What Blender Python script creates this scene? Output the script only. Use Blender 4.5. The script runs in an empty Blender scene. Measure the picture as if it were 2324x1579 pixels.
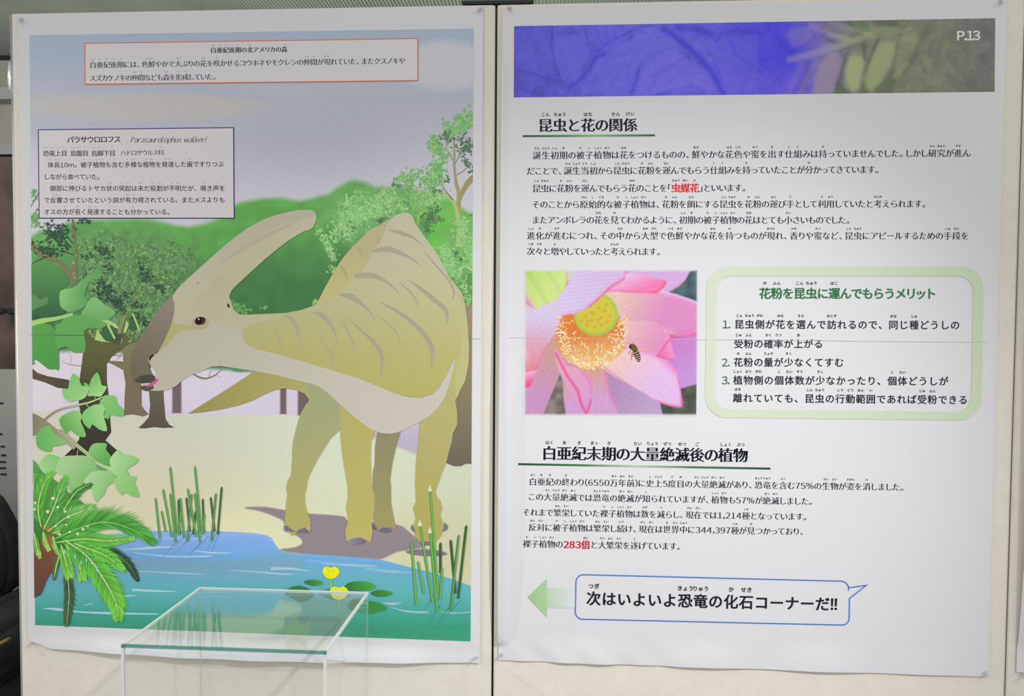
import bpy, bmesh, math, random
import numpy as np
from mathutils import Vector, Matrix
from mathutils.geometry import tessellate_polygon
random.seed(7); rng = np.random.default_rng(7)
SC = bpy.context.scene
COL = SC.collection

# ------------------------------------------------------------------ camera
CAM = np.array([0.98380877, -1.39077389, 0.6126218])
ROT = (1.53453079, -0.00674547, 0.06430656)
F = 1800.0
cd = bpy.data.cameras.new('camera'); cam = bpy.data.objects.new('camera', cd); COL.objects.link(cam)
cam.location = CAM; cam.rotation_euler = ROT
cd.sensor_width = 36; cd.lens = 36 * F / 2324; cd.clip_start = .02
SC.camera = cam

# ------------------------------------------------------------------ world, lights, exposure
w = bpy.data.worlds.new('world'); SC.world = w; w.use_nodes = True
w.node_tree.nodes['Background'].inputs[0].default_value = (.97, .975, 1, 1)
w.node_tree.nodes['Background'].inputs[1].default_value = .50
def light(name, kind, loc, target, energy, size=.1, color=(1, 1, 1), spot=None, blend=.9):
    l = bpy.data.lights.new(name, kind); o = bpy.data.objects.new(name, l); COL.objects.link(o)
    o.location = loc; o.rotation_euler = (Vector(target) - Vector(loc)).to_track_quat('-Z', 'Y').to_euler()
    l.energy = energy; l.color = color
    if kind == 'AREA': l.shape = 'RECTANGLE'; l.size = size; l.size_y = size * .5
    else: l.shadow_soft_size = size
    if spot: l.spot_size = math.radians(spot); l.spot_blend = blend
    return o
light('spot_lamp_left', 'SPOT', (-1.3, -1.15, 1.5), (.15, 0, .0), 50, .03, (1, .97, .93), 60, 1)
light('spot_lamp_right', 'SPOT', (2.5, -1.3, 1.55), (1.1, 0, .3), 11, .03, (1, .97, .95), 75, 1)
light('spot_lamp_centre', 'SPOT', (1.95, -1.6, 1.62), (.94, 0, -.02), 110, .04, (.98, .985, 1), 48.5, 1)
light('room_light', 'AREA', (.6, -3.0, 1.5), (1.0, 0, .5), 20, 2.4, (1, .99, .98))
light('far_light', 'AREA', (-1.0, .3, 1.66), (-1.5, 1.9, .2), 17, .8, (1, .97, .9))
light('added_ceiling_fill', 'AREA', (.5, .9, .1), (.5, 1.0, 1.75), 21, 1.6, (.97, 1, .93))  # added lamp, unseen behind the panels, to brighten the ceiling
SC.view_settings.view_transform = 'Standard'; SC.view_settings.look = 'None'
SC.cycles.transparent_max_bounces = 32
SC.view_settings.gamma = 1; SC.view_settings.exposure = 0; SC.view_settings.use_curve_mapping = False

# ------------------------------------------------------------------ pixel <-> place (only to measure where flat print lies on the wall plane)
_cx, _sx, _cy, _sy, _cz, _sz = (f(a) for a in ROT for f in (math.cos, math.sin))
RM = (np.array([[_cz, -_sz, 0], [_sz, _cz, 0], [0, 0, 1]]) @ np.array([[_cy, 0, _sy], [0, 1, 0], [-_sy, 0, _cy]])
      @ np.array([[1, 0, 0], [0, _cx, -_sx], [0, _sx, _cx]]))
def rays(p):
    p = np.atleast_2d(np.asarray(p, float))
    return np.stack([(p[:, 0] - 1162) / F, -(p[:, 1] - 789.5) / F, -np.ones(len(p))], 1) @ RM.T
def onY(p, y=0.0):
    d = rays(p); t = (y - CAM[1]) / d[:, 1]; return CAM + t[:, None] * d
def onZ(p, z):
    d = rays(p); t = (z - CAM[2]) / d[:, 2]; return CAM + t[:, None] * d

# ------------------------------------------------------------------ materials
def lin(c):
    c = np.asarray(c, float) / 255
    return np.where(c <= .04045, c / 12.92, ((c + .055) / 1.055) ** 2.4)
def mat(name, rgb, rough=.6, metal=0, bump=None, noise=None, spec=.5, trans=0):
    m = bpy.data.materials.new(name); m.use_nodes = True; nt = m.node_tree; b = nt.nodes['Principled BSDF']
    b.inputs['Base Color'].default_value = (*rgb, 1); b.inputs['Roughness'].default_value = rough
    b.inputs['Metallic'].default_value = metal; b.inputs['Specular IOR Level'].default_value = spec
    b.inputs['Transmission Weight'].default_value = trans
    tc = nt.nodes.new('ShaderNodeTexCoord')
    if noise:
        n = nt.nodes.new('ShaderNodeTexNoise'); n.inputs['Scale'].default_value = noise[0]; n.inputs['Detail'].default_value = 4
        r = nt.nodes.new('ShaderNodeValToRGB'); k = noise[1]
        r.color_ramp.elements[0].color = (*[c * (1 - k) for c in rgb], 1); r.color_ramp.elements[1].color = (*[min(1, c * (1 + k)) for c in rgb], 1)
        r.color_ramp.elements[0].position = .3; r.color_ramp.elements[1].position = .7
        nt.links.new(tc.outputs['Object'], n.inputs['Vector']); nt.links.new(n.outputs[0], r.inputs[0]); nt.links.new(r.outputs[0], b.inputs['Base Color'])
    if bump:
        n = nt.nodes.new('ShaderNodeTexNoise'); n.inputs['Scale'].default_value = bump[0]; n.inputs['Detail'].default_value = 3
        bp = nt.nodes.new('ShaderNodeBump'); bp.inputs['Strength'].default_value = bump[1]; bp.inputs['Distance'].default_value = bump[2]
        nt.links.new(tc.outputs['Object'], n.inputs['Vector']); nt.links.new(n.outputs[0], bp.inputs['Height']); nt.links.new(bp.outputs[0], b.inputs['Normal'])
    return m
M_PANEL = mat('panel_vinyl', (.88, .835, .715), .65, bump=(520, .7, .0013), noise=(30, .03))
M_ALU = mat('aluminium_edge', (.66, .68, .68), .3, .45)
M_CREAM = mat('cream_edge_profile', (.76, .73, .63), .45)
M_DARK = mat('dark_rubber', (.012, .013, .013), .6)
M_PAPER = mat('poster_paper', (.80, .798, .808), .5, spec=.2, bump=(9, .05, .004))
M_PINE = mat('metal_needle', (.6, .6, .6), .25, 1)
def print_material(name, rough):
    m = bpy.data.materials.new(name); m.use_nodes = True; nt = m.node_tree; b = nt.nodes['Principled BSDF']
    a = nt.nodes.new('ShaderNodeAttribute'); a.attribute_name = 'ink'
    n = nt.nodes.new('ShaderNodeTexNoise'); n.inputs['Scale'].default_value = 900; n.inputs['Detail'].default_value = 1
    tc = nt.nodes.new('ShaderNodeTexCoord'); nt.links.new(tc.outputs['Object'], n.inputs['Vector'])
    mr = nt.nodes.new('ShaderNodeMapRange'); mr.inputs[1].default_value = .25; mr.inputs[2].default_value = .75
    mr.inputs[3].default_value = .95; mr.inputs[4].default_value = 1.05
    nt.links.new(n.outputs[0], mr.inputs[0])
    mx = nt.nodes.new('ShaderNodeVectorMath'); mx.operation = 'SCALE'
    nt.links.new(a.outputs['Color'], mx.inputs[0]); nt.links.new(mr.outputs[0], mx.inputs['Scale'])
    nt.links.new(mx.outputs[0], b.inputs['Base Color'])
    b.inputs['Roughness'].default_value = rough; b.inputs['Specular IOR Level'].default_value = .2
    return m
M_INK = print_material('printed_ink', .5)
def acrylic(name, tint, gloss_tint=(1, 1, 1), haze=0.0):
    m = bpy.data.materials.new(name); m.use_nodes = True; nt = m.node_tree; nt.nodes.clear()
    out = nt.nodes.new('ShaderNodeOutputMaterial'); t = nt.nodes.new('ShaderNodeBsdfTransparent'); g = nt.nodes.new('ShaderNodeBsdfGlossy')
    lw = nt.nodes.new('ShaderNodeLayerWeight'); lw.inputs[0].default_value = .5
    pw = nt.nodes.new('ShaderNodeMath'); pw.operation = 'POWER'; pw.inputs[1].default_value = 5; nt.links.new(lw.outputs['Facing'], pw.inputs[0])
    f = nt.nodes.new('ShaderNodeMath'); f.operation = 'MULTIPLY_ADD'; f.inputs[1].default_value = .97; f.inputs[2].default_value = .03; nt.links.new(pw.outputs[0], f.inputs[0])
    t.inputs[0].default_value = (*tint, 1); g.inputs[0].default_value = (*gloss_tint, 1); g.inputs['Roughness'].default_value = .01
    mx = nt.nodes.new('ShaderNodeMixShader'); nt.links.new(f.outputs[0], mx.inputs[0])
    nt.links.new(t.outputs[0], mx.inputs[1]); nt.links.new(g.outputs[0], mx.inputs[2]); last = mx
    if haze:
        d = nt.nodes.new('ShaderNodeBsdfDiffuse'); d.inputs[0].default_value = (.9, .92, .9, 1)
        m2 = nt.nodes.new('ShaderNodeMixShader'); m2.inputs[0].default_value = haze
        nt.links.new(last.outputs[0], m2.inputs[1]); nt.links.new(d.outputs[0], m2.inputs[2]); last = m2
    nt.links.new(last.outputs[0], out.inputs[0]); return m

# ------------------------------------------------------------------ object helpers
def link(name, me, m=None, parent=None):
    if m and not me.materials: me.materials.append(m)
    o = bpy.data.objects.new(name, me); COL.objects.link(o)
    if parent: o.parent = parent
    return o
def tag(o, label=None, cat=None, group=None, kind=None):
    if label: o['label'] = label
    if cat: o['category'] = cat
    if group: o['group'] = group
    if kind: o['kind'] = kind
    return o
def empty(name, label, cat, loc=(0, 0, 0), group=None):
    o = bpy.data.objects.new(name, None); COL.objects.link(o); o.location = loc; o.empty_display_size = .05
    return tag(o, label, cat, group)
def bm_obj(name, bm, m, parent=None, smooth=False):
    me = bpy.data.meshes.new(name); bmesh.ops.recalc_face_normals(bm, faces=bm.faces); bm.to_mesh(me); bm.free()
    if smooth:
        for p in me.polygons: p.use_smooth = True
    o = link(name, me, m, parent)
    if parent is not None and parent.type == 'EMPTY':
        o.location = -parent.location
    return o
def add_box(bm, a, b):
    x0, y0, z0 = a; x1, y1, z1 = b
    v = [bm.verts.new(p) for p in ((x0, y0, z0), (x1, y0, z0), (x1, y1, z0), (x0, y1, z0), (x0, y0, z1), (x1, y0, z1), (x1, y1, z1), (x0, y1, z1))]
    for f in ((0, 3, 2, 1), (4, 5, 6, 7), (0, 1, 5, 4), (1, 2, 6, 5), (2, 3, 7, 6), (3, 0, 4, 7)): bm.faces.new([v[i] for i in f])
def box_obj(name, a, b, m, parent=None, bevel=0):
    bm = bmesh.new(); add_box(bm, a, b)
    if bevel: bmesh.ops.bevel(bm, geom=bm.edges[:], offset=bevel, segments=2, affect='EDGES')
    return bm_obj(name, bm, m, parent)
def lathe(bm, prof, axis_o, axis_d, n=20):
    d = Vector(axis_d).normalized(); a = d.orthogonal().normalized(); b = d.cross(a); o = Vector(axis_o); rings = []
    for r, h in prof:
        rings.append([bm.verts.new(o + d * h + (a * math.cos(t) + b * math.sin(t)) * max(r, 1e-5)) for t in [2 * math.pi * i / n for i in range(n)]])
    for r0, r1 in zip(rings, rings[1:]):
        for i in range(n): bm.faces.new((r0[i], r0[(i + 1) % n], r1[(i + 1) % n], r1[i]))
    bm.faces.new(rings[0][::-1]); bm.faces.new(rings[-1])

# ------------------------------------------------------------------ the setting
FLOOR = -.85; CEIL = 1.75
M_FLOOR = mat('floor_vinyl', (.22, .20, .18), .5, noise=(6, .1))
M_CEIL = mat('ribbed_metal_ceiling', (.37, .405, .36), .55, noise=(3, .12))
M_WALL = mat('wall_plaster', (.42, .41, .34), .8, noise=(5, .1), bump=(60, .2, .004))
tag(box_obj('floor', (-4, -4, FLOOR - .1), (5.2, 3.2, FLOOR), M_FLOOR), kind='structure')
bm = bmesh.new()                                    # folded metal ceiling, ribs running away from the panels
prof = []; x = -3.0; k = 0
while x < 4.0:
    prof += [(x, CEIL + .008), (x + .005, CEIL + .008), (x + .0065, CEIL), (x + .0115, CEIL)]; x += .0130
pts = [[bm.verts.new((px, yy, pz)) for px, pz in prof] for yy in (-.3, .8, 2.0)]
for a, b in zip(pts, pts[1:]):
    for i in range(len(prof) - 1): bm.faces.new((a[i], a[i + 1], b[i + 1], b[i]))
tag(bm_obj('ceiling', bm, M_CEIL), kind='structure')
tag(box_obj('wall_back', (-4, 2.0, FLOOR), (5.2, 2.1, CEIL), M_WALL), kind='structure')
tag(box_obj('trim_1', (-4, 1.975, 1.738), (5.2, 2.0, 1.75), M_DARK), kind='structure')
M_TRIM = mat('pale_rail', (.40, .42, .42), .5)
tag(box_obj('trim_2', (-4, 1.94, 1.315), (5.2, 2.0, 1.36), M_TRIM), kind='structure')
tag(box_obj('trim_3', (-4, 1.93, 1.285), (5.2, 2.0, 1.300), M_DARK), kind='structure')
M_BEIGE = mat('pale_fascia', (.50, .47, .38), .6, noise=(8, .06))
tag(box_obj('trim_4', (-4, 1.95, 1.215), (5.2, 2.0, 1.285), M_BEIGE), kind='structure')
tag(box_obj('trim_5', (-4, 1.93, 1.55), (5.2, 2.0, 1.60), M_TRIM), kind='structure')

# brown cabinet seen past the left edge of the panels
M_WOOD = mat('brown_wood', (.085, .055, .042), .55, noise=(7, .45))
cab = empty('wooden_cabinet', 'tall brown wooden cabinet with a black handle, glimpsed past the left panel edge', 'cabinet', (-1.5, 1.7, FLOOR))
box_obj('body', (-2.4, 1.5, FLOOR), (-.95, 1.93, 1.213), M_WOOD, cab, .006)
box_obj('door', (-1.62, 1.48, FLOOR + .1), (-.97, 1.499, 1.19), M_WOOD, cab, .003)
dr = box_obj('door', (-2.38, 1.48, FLOOR + .1), (-1.64, 1.499, 1.19), M_WOOD, cab, .003)
hp = onY([(22, 706)], 1.46)[0]
bm = bmesh.new(); lathe(bm, [(.012, 0), (.012, .02), (.006, .024), (.006, .05), (.011, .055), (.013, .07), (.008, .078)], (hp[0], 1.48, hp[2]), (0, -1, 0), 12)
add_box(bm, (hp[0] - .012, 1.425, hp[2] - .008), (hp[0] + .05, 1.44, hp[2] + .009))
bm_obj('door_handle', bm, M_DARK, cab)

# grey notice board behind the panels, on its own leg
M_BOARD = mat('grey_board', (.30, .31, .28), .6, noise=(4, .08))
nb = empty('notice_board', 'grey upright notice board with small dark writing, behind the left panel edge', 'board', (-.75, 1.0, FLOOR))
p0 = onY([(0, 838)], 1.0)[0]
box_obj('board', (-1.35, 1.0, FLOOR + .15), (-.45, 1.02, p0[2]), M_BOARD, nb, .003)
box_obj('foot', (-1.3, .85, FLOOR), (-1.24, 1.2, FLOOR + .15), M_ALU, nb); box_obj('foot', (-.56, .85, FLOOR), (-.50, 1.2, FLOOR + .15), M_ALU, nb)
for (mx, my, mw) in ((3, 915, 7), (2, 985, 5), (6, 1013, 8), (8, 1033, 9), (6, 1048, 11), (6, 1062, 12), (8, 1076, 11)):
    q = onY([(mx, my)], .999)[0]; box_obj('written_mark', (q[0] - mw * .0009, .9985, q[2] - .0028), (q[0] + mw * .0009, 1.0, q[2] + .0028), M_DARK, nb)

# black office chair at the left edge
M_BLK = mat('black_fabric', (.008, .010, .014), .75, noise=(40, .3))
M_YEL = mat('yellow_piping', (.22, .17, .03), .6)
ch = empty('office_chair', 'black office chair with a rounded backrest, cut off by the left edge of the photo', 'chair', (-.62, .6, FLOOR))
def slab(name, pts, y0, y1, m, parent, bev=.012):
    bm = bmesh.new(); P = onY(pts, (y0 + y1) / 2)
    f = bm.faces.new([bm.verts.new((p[0], y0, p[2])) for p in P]); r = bmesh.ops.extrude_face_region(bm, geom=[f])
    for v in r['geom']:
        if isinstance(v, bmesh.types.BMVert): v.co.y = y1
    bmesh.ops.bevel(bm, geom=bm.edges[:], offset=bev, segments=3, affect='EDGES'); return bm_obj(name, bm, m, parent, True)
slab('backrest', [(-260, 1100), (-60, 1096), (-12, 1122), (12, 1160), (32, 1200), (40, 1235), (41, 1290), (38, 1325), (22, 1345), (6, 1352), (-40, 1356), (-240, 1356), (-290, 1300), (-290, 1150)], .53, .60, M_BLK, ch)
slab('seat', [(-300, 1420), (-60, 1415), (-10, 1385), (0, 1362), (8, 1370), (22, 1378), (90, 1380), (100, 1470), (60, 1500), (-300, 1500)], .30, .66, M_BLK, ch, .02)
slab('seat_edge', [(-20, 1466), (18, 1446), (22, 1453), (-20, 1476)], .285, .299, M_YEL, ch, .001)
bm = bmesh.new(); lathe(bm, [(.03, 0), (.03, .26), (.045, .27)], (-.66, .48, FLOOR + .06), (0, 0, 1), 14); bm_obj('gas_column', bm, M_DARK, ch)
for i in range(5):
    a = i * math.tau / 5 + .3; bm = bmesh.new()
    lathe(bm, [(.018, 0), (.022, .02), (.014, .24)], (-.66 , .48, FLOOR + .075), (math.cos(a), math.sin(a), -.09), 10); bm_obj('leg', bm, M_DARK, ch)
slab('lower_shell', [(-200, 1500), (70, 1500), (76, 1600), (70, 1680), (-200, 1680)], .34, .62, M_BLK, ch, .02)

# ------------------------------------------------------------------ the exhibition panels
def panel(x0, x1, label, round_left):
    p = empty('exhibition_panel', label, 'panel', ((x0 + x1) / 2, .015, FLOOR), 'free-standing exhibition panels in a row')
    box_obj('board', (x0 + (.004 if round_left else .0012), 0, FLOOR + .05), (x1 - .0012, .03, 1.1560), M_PANEL, p, .0008)
    for xx, s in ((x0, 1), (x1, -1)):
        bm = bmesh.new()
        if s == 1 and round_left:
            lathe(bm, [(.0095, 0), (.0095, 1.1558 - FLOOR)], (xx + .0045, .0105, FLOOR), (0, 0, 1), 20)
        else: add_box(bm, (min(xx, xx + s * .0012), .0002, FLOOR), (max(xx, xx + s * .0012), .030, 1.156))
        bm_obj('edge_profile', bm, M_ALU if s == 1 and round_left else M_CREAM, p, s == 1 and round_left)
    box_obj('top_profile', (x0 + .004, .002, 1.1560), (x1 - .004, .03, 1.1575), M_CREAM, p)
    box_obj('foot', (x0 + .05, -.18 if False else -.02, FLOOR), (x0 + .09, .28, FLOOR + .05), M_ALU, p)
    box_obj('foot', (x1 - .09, -.02, FLOOR), (x1 - .05, .28, FLOOR + .05), M_ALU, p)
    return p
panel(-.018, .8615, 'cream textured exhibition panel behind the dinosaur poster, leftmost of the row', True)
panel(.8655, 1.7450, 'cream textured exhibition panel behind the insect and flower text poster', False)
panel(1.7475, 2.62, 'cream textured exhibition panel cut off by the right edge of the photo', False)
tag(box_obj('joint_strip', (.8616, .004, FLOOR), (.8654, .026, 1.150), M_DARK), 'dark rubber strip in the gap between the two poster panels', 'strip', 'dark joint strips between panels')
tag(box_obj('joint_strip', (1.7451, .004, FLOOR), (1.7474, .026, 1.150), M_DARK), 'thin dark strip in the gap at the far right panel', 'strip', 'dark joint strips between panels')
M_BR = mat('connector_metal', (.16, .19, .155), .5, .2)
cb = empty('panel_connector', 'grey green metal connector plate clamped on top of the panel joint', 'connector', (.863, .01, 1.158))
box_obj('plate', (.802, -.004, 1.1625), (.927, .034, 1.185), M_BR, cb, .001)
box_obj('gasket', (.806, -.002, 1.1585), (.925, .032, 1.1624), M_DARK, cb)

M_CHROME = mat('polished_metal', (.9, .9, .92), .12, 1)
q = onY([(21, 172)], .002)[0]; cl = empty('glare_clip', 'small shiny silver clip added for the glare on the left edge of the dinosaur panel', 'clip', (q[0], .004, q[2]))  # chrome form added to give the bright glare on the panel edge
bm = bmesh.new(); lathe(bm, [(.0004, -.030), (.0022, -.024), (.0040, -.012), (.0046, 0), (.0040, .012), (.0022, .024), (.0004, .030)], (q[0], .004, q[2]), (0, 0, 1), 20); bm_obj('shell', bm, M_CHROME, cl, True)
box_obj('arm', (q[0] + .001, .010, q[2] - .012), (q[0] + .012, .0335, q[2] + .012), M_CHROME, cl)
# ------------------------------------------------------------------ poster sheets
SD = .0035                                           # how far the sheets hang in front of the panels
def sheet_mesh(name, x0, x1, z0, z1, disp, nx=70, nz=100):
    me = bpy.data.meshes.new(name); X = np.linspace(x0, x1, nx); Z = np.linspace(z0, z1, nz)
    # finer rows near the edges
    u = np.linspace(0, 1, nx); u = u - .09 * np.sin(2 * np.pi * u); X = x0 + (x1 - x0) * u
    v = np.linspace(0, 1, nz); v = v - .09 * np.sin(2 * np.pi * v); Z = z0 + (z1 - z0) * v
    XX, ZZ = np.meshgrid(X, Z); Y, dx, dz = disp(XX, ZZ)
    V = np.stack([XX + dx, -(SD + Y), ZZ + dz], -1).reshape(-1, 3)
    i = np.arange(nx - 1)[None] + nx * np.arange(nz - 1)[:, None]; i = i.ravel()
    Fq = np.stack([i, i + 1, i + nx + 1, i + nx], 1)
    me.from_pydata(V.tolist(), [], Fq.tolist()); me.polygons.foreach_set('use_smooth', [True] * len(me.polygons)); return me
def sstep(a, b, x):
    t = np.clip((x - a) / (b - a), 0, 1); return t * t * (3 - 2 * t)
X0L, X1L, Z0L, Z1L = 0.0, .841, 0.0, 1.155
X0R, X1R, Z0R, Z1R = .8741, 1.7151, .0061, 1.151
def dispL(x, z):
    b = 1 - sstep(0.0, .026, z)                      # only the free bottom margin curls
    bul = np.sin(np.clip((x - .03) / .79, 0, 1) * np.pi) ** .8
    y = b * (.016 * bul) + b * .0015 * np.sin(x * 47)
    dz = -b * .004 * bul
    c = (1 - sstep(0, .05, x)) * (1 - sstep(0, .022, z)); dz = dz + c * .010
    dxl = c * .006
    return y, dxl, dz
def dispR(x, z):
    b = 1 - sstep(X0R, X0R + .016, x)
    u = np.clip((z - .035) / 1.10, 0, 1); bul = np.sin(np.sqrt(u) * np.pi) ** .7
    y = b * .024 * bul
    c = 1 - sstep(Z0R, Z0R + .055, z)
    y = y + c * (.0022 * (1 + np.sin(x * 31 + 1.0)) * sstep(X0R, X0R + .06, x) * (1 - sstep(1.5, 1.70, x))) + .0012 * c * np.sin((x + z) * 90) * sstep(X0R, X0R + .05, x) * (1 - sstep(1.1, 1.3, x))
    return np.maximum(y, -.0030), 0 * x, 0 * x

# ------------------------------------------------------------------ printing: flat coloured shapes laid on the sheet
def Lp(x, y):
    """grey level of bare paper in the photo; used only to turn seen colours into ink albedos"""
    return 184 + 52 * np.exp(-((x - 1400) / 820.) ** 2 - ((y - 1100) / 640.) ** 2)
PAPER = .80
def ink(cols, x, y):
    c = lin(cols); l = lin(Lp(x, y)); return np.clip(c / l[..., None] * PAPER, .0008, .93)
def spline(pts, n=6, closed=True):
    P = np.asarray(pts, float); N = len(P); out = []
    rngs = range(N) if closed else range(N - 1)
    for i in rngs:
        if closed: a, b, c, d = P[i - 1], P[i], P[(i + 1) % N], P[(i + 2) % N]
        else: a, b, c, d = P[max(i - 1, 0)], P[i], P[i + 1], P[min(i + 2, N - 1)]
        for k in range(n):
            t = k / n
            out.append(.5 * ((2 * b) + (c - a) * t + (2 * a - 5 * b + 4 * c - d) * t * t + (-a + 3 * b - 3 * c + d) * t ** 3))
    if not closed: out.append(P[-1])
    return np.array(out)
LAYER = .000003; CUR = [0.0]
def ink_t(s, c, x, y): return ink(s.tone(np.asarray(c, float)) if s.tone else c, x, y)
class Art:
    tone = None
    def __init__(s, base, clip=None): s.base = base; s.k = 0; s.clip = clip; s.V = []; s.F = []; s.C = []; s.Y = []; s.n = 0
    def raw(s, v, f, c, lay=None):
        """v Nx2 px, f Mx3, c Nx3 photo sRGB"""
        if lay is None: s.k += 1; lay = s.k
        v = np.asarray(v, float)
        if s.clip is not None:
            v, f, c = clip_tris(v, np.asarray(f), np.asarray(c, float), s.clip)
            if len(f) == 0: return
        s.V.append(v); s.F.append(np.asarray(f) + s.n); s.C.append(c); s.Y.append(np.full(len(v), lay * LAYER)); s.n += len(v)
    def poly(s, pts, col, smooth=0, lay=None, cp=None):
        P = spline(pts, smooth) if smooth else np.asarray(pts, float)
        f = tessellate_polygon([[Vector((p[0], p[1], 0)) for p in P]])
        f = np.array(f) if len(f) else np.zeros((0, 3), int)
        if len(f) == 0: return
        cx, cy = cp if cp else P.mean(0)
        if isinstance(col[0], str) and col[0] == 'v':
            st = col[1]
            for (y0, c0), (y1, c1) in zip(st, st[1:]):
                q = np.array([(-99, y0), (2600, y0), (2600, y1), (-99, y1)], float)
                v, ff, _ = clip_tris(P, f, np.zeros((len(P), 3)), q)
                if len(ff) == 0: continue
                t = ((v[:, 1] - y0) / (y1 - y0))[:, None]; cc = np.asarray(c0, float) * (1 - t) + np.asarray(c1, float) * t
                if lay is None: s.k += 1; lay = s.k
                s.raw(v, ff, ink_t(s, cc, v[:, 0] * 0 + cx, v[:, 1]), lay)
            return
        s.raw(P, f, ink_t(s, s.grad(P, col), P[:, 0] * 0 + cx, P[:, 1] * 0 + cy), lay)
    def grad(s, P, col):
        if isinstance(col[0], str):
            _, x0, y0, c0, x1, y1, c1 = col; d = np.array([x1 - x0, y1 - y0], float)
            t = np.clip(((P - [x0, y0]) @ d) / (d @ d), 0, 1)[:, None]
            return np.asarray(c0, float) * (1 - t) + np.asarray(c1, float) * t
        return np.tile(np.asarray(col, float), (len(P), 1))
    def stroke(s, pts, w, col, smooth=0, closed=False, lay=None):
        P = spline(pts, smooth, closed) if smooth else np.asarray(pts, float)
        N = len(P); w = np.interp(np.linspace(0, 1, N), np.linspace(0, 1, len(np.atleast_1d(w))), np.atleast_1d(w)) if np.ndim(w) else np.full(N, w)
        if closed: T = np.roll(P, -1, 0) - np.roll(P, 1, 0)
        else: T = np.gradient(P, axis=0)
        T /= np.linalg.norm(T, axis=1)[:, None] + 1e-9; Nn = np.stack([-T[:, 1], T[:, 0]], 1)
        if not smooth and closed:                    # mitre
            a = P - np.roll(P, 1, 0); a /= np.linalg.norm(a, axis=1)[:, None]; b = np.roll(P, -1, 0) - P; b /= np.linalg.norm(b, axis=1)[:, None]
            na = np.stack([-a[:, 1], a[:, 0]], 1); nb = np.stack([-b[:, 1], b[:, 0]], 1); Nn = (na + nb) / (1 + (na * nb).sum(1))[:, None]
        v = np.concatenate([P + Nn * w[:, None] / 2, P - Nn * w[:, None] / 2])
        R = range(N) if closed else range(N - 1)
        f = [t for i in R for t in ((i, (i + 1) % N, (i + 1) % N + N), (i, (i + 1) % N + N, i + N))]
        c = s.grad(v, col); m = P.mean(0)
        s.raw(v, f, ink_t(s, c, v[:, 0] * 0 + m[0], v[:, 1] * 0 + m[1]), lay)
    def ellipse(s, cx, cy, a, b, col, ang=0, n=20, lay=None):
        t = np.linspace(0, 2 * np.pi, n, endpoint=False); ca, sa = math.cos(ang), math.sin(ang)
        x, y = a * np.cos(t), b * np.sin(t); s.poly(np.stack([cx + x * ca - y * sa, cy + x * sa + y * ca], 1), col, lay=lay)
    def grid(s, quad, nx, ny, fn):
        """quad TL TR BR BL; fn(x,y)->Nx3 photo colours"""
        q = np.asarray(quad, float); u, v = np.meshgrid(np.linspace(0, 1, nx), np.linspace(0, 1, ny)); u = u.ravel()[:, None]; v = v.ravel()[:, None]
        P = q[0] * (1 - u) * (1 - v) + q[1] * u * (1 - v) + q[2] * u * v + q[3] * (1 - u) * v
        i = (np.arange(nx - 1)[None] + nx * np.arange(ny - 1)[:, None]).ravel()
        f = np.concatenate([np.stack([i, i + 1, i + nx + 1], 1), np.stack([i, i + nx + 1, i + nx], 1)])
        s.k += 1; s.V.append(P); s.F.append(f + s.n); s.C.append(ink(fn(P[:, 0], P[:, 1]), P[:, 0], P[:, 1])); s.Y.append(np.full(len(P), s.k * LAYER)); s.n += len(P)
    def build(s, name, parent, label=None):
        V = np.concatenate(s.V); Fc = np.concatenate(s.F); C = np.concatenate(s.C); Y = np.concatenate(s.Y); Y = Y + CUR[0]; CUR[0] = float(Y.max())
        Pw = onY(V, -SD); Pw[:, 1] = -Y
        me = bpy.data.meshes.new(name); me.vertices.add(len(Pw)); me.vertices.foreach_set('co', Pw.ravel())
        nf = len(Fc); me.loops.add(nf * 3); me.polygons.add(nf)
        a, b, c = Pw[Fc[:, 0]], Pw[Fc[:, 1]], Pw[Fc[:, 2]]
        ny = (b[:, 2] - a[:, 2]) * (c[:, 0] - a[:, 0]) - (b[:, 0] - a[:, 0]) * (c[:, 2] - a[:, 2]); fl = ny > 0
        Fc[fl] = Fc[fl][:, ::-1]
        me.loops.foreach_set('vertex_index', Fc.ravel().astype(np.int32)); me.polygons.foreach_set('loop_start', np.arange(0, nf * 3, 3, dtype=np.int32))
        me.polygons.foreach_set('loop_total', np.full(nf, 3, dtype=np.int32)); me.update(calc_edges=True)
        at = me.color_attributes.new('ink', 'FLOAT_COLOR', 'POINT'); at.data.foreach_set('color', np.concatenate([C, np.ones((len(C), 1))], 1).ravel())
        o = link(name, me, M_INK, parent)
        if label: o['label'] = label
        return o
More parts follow.
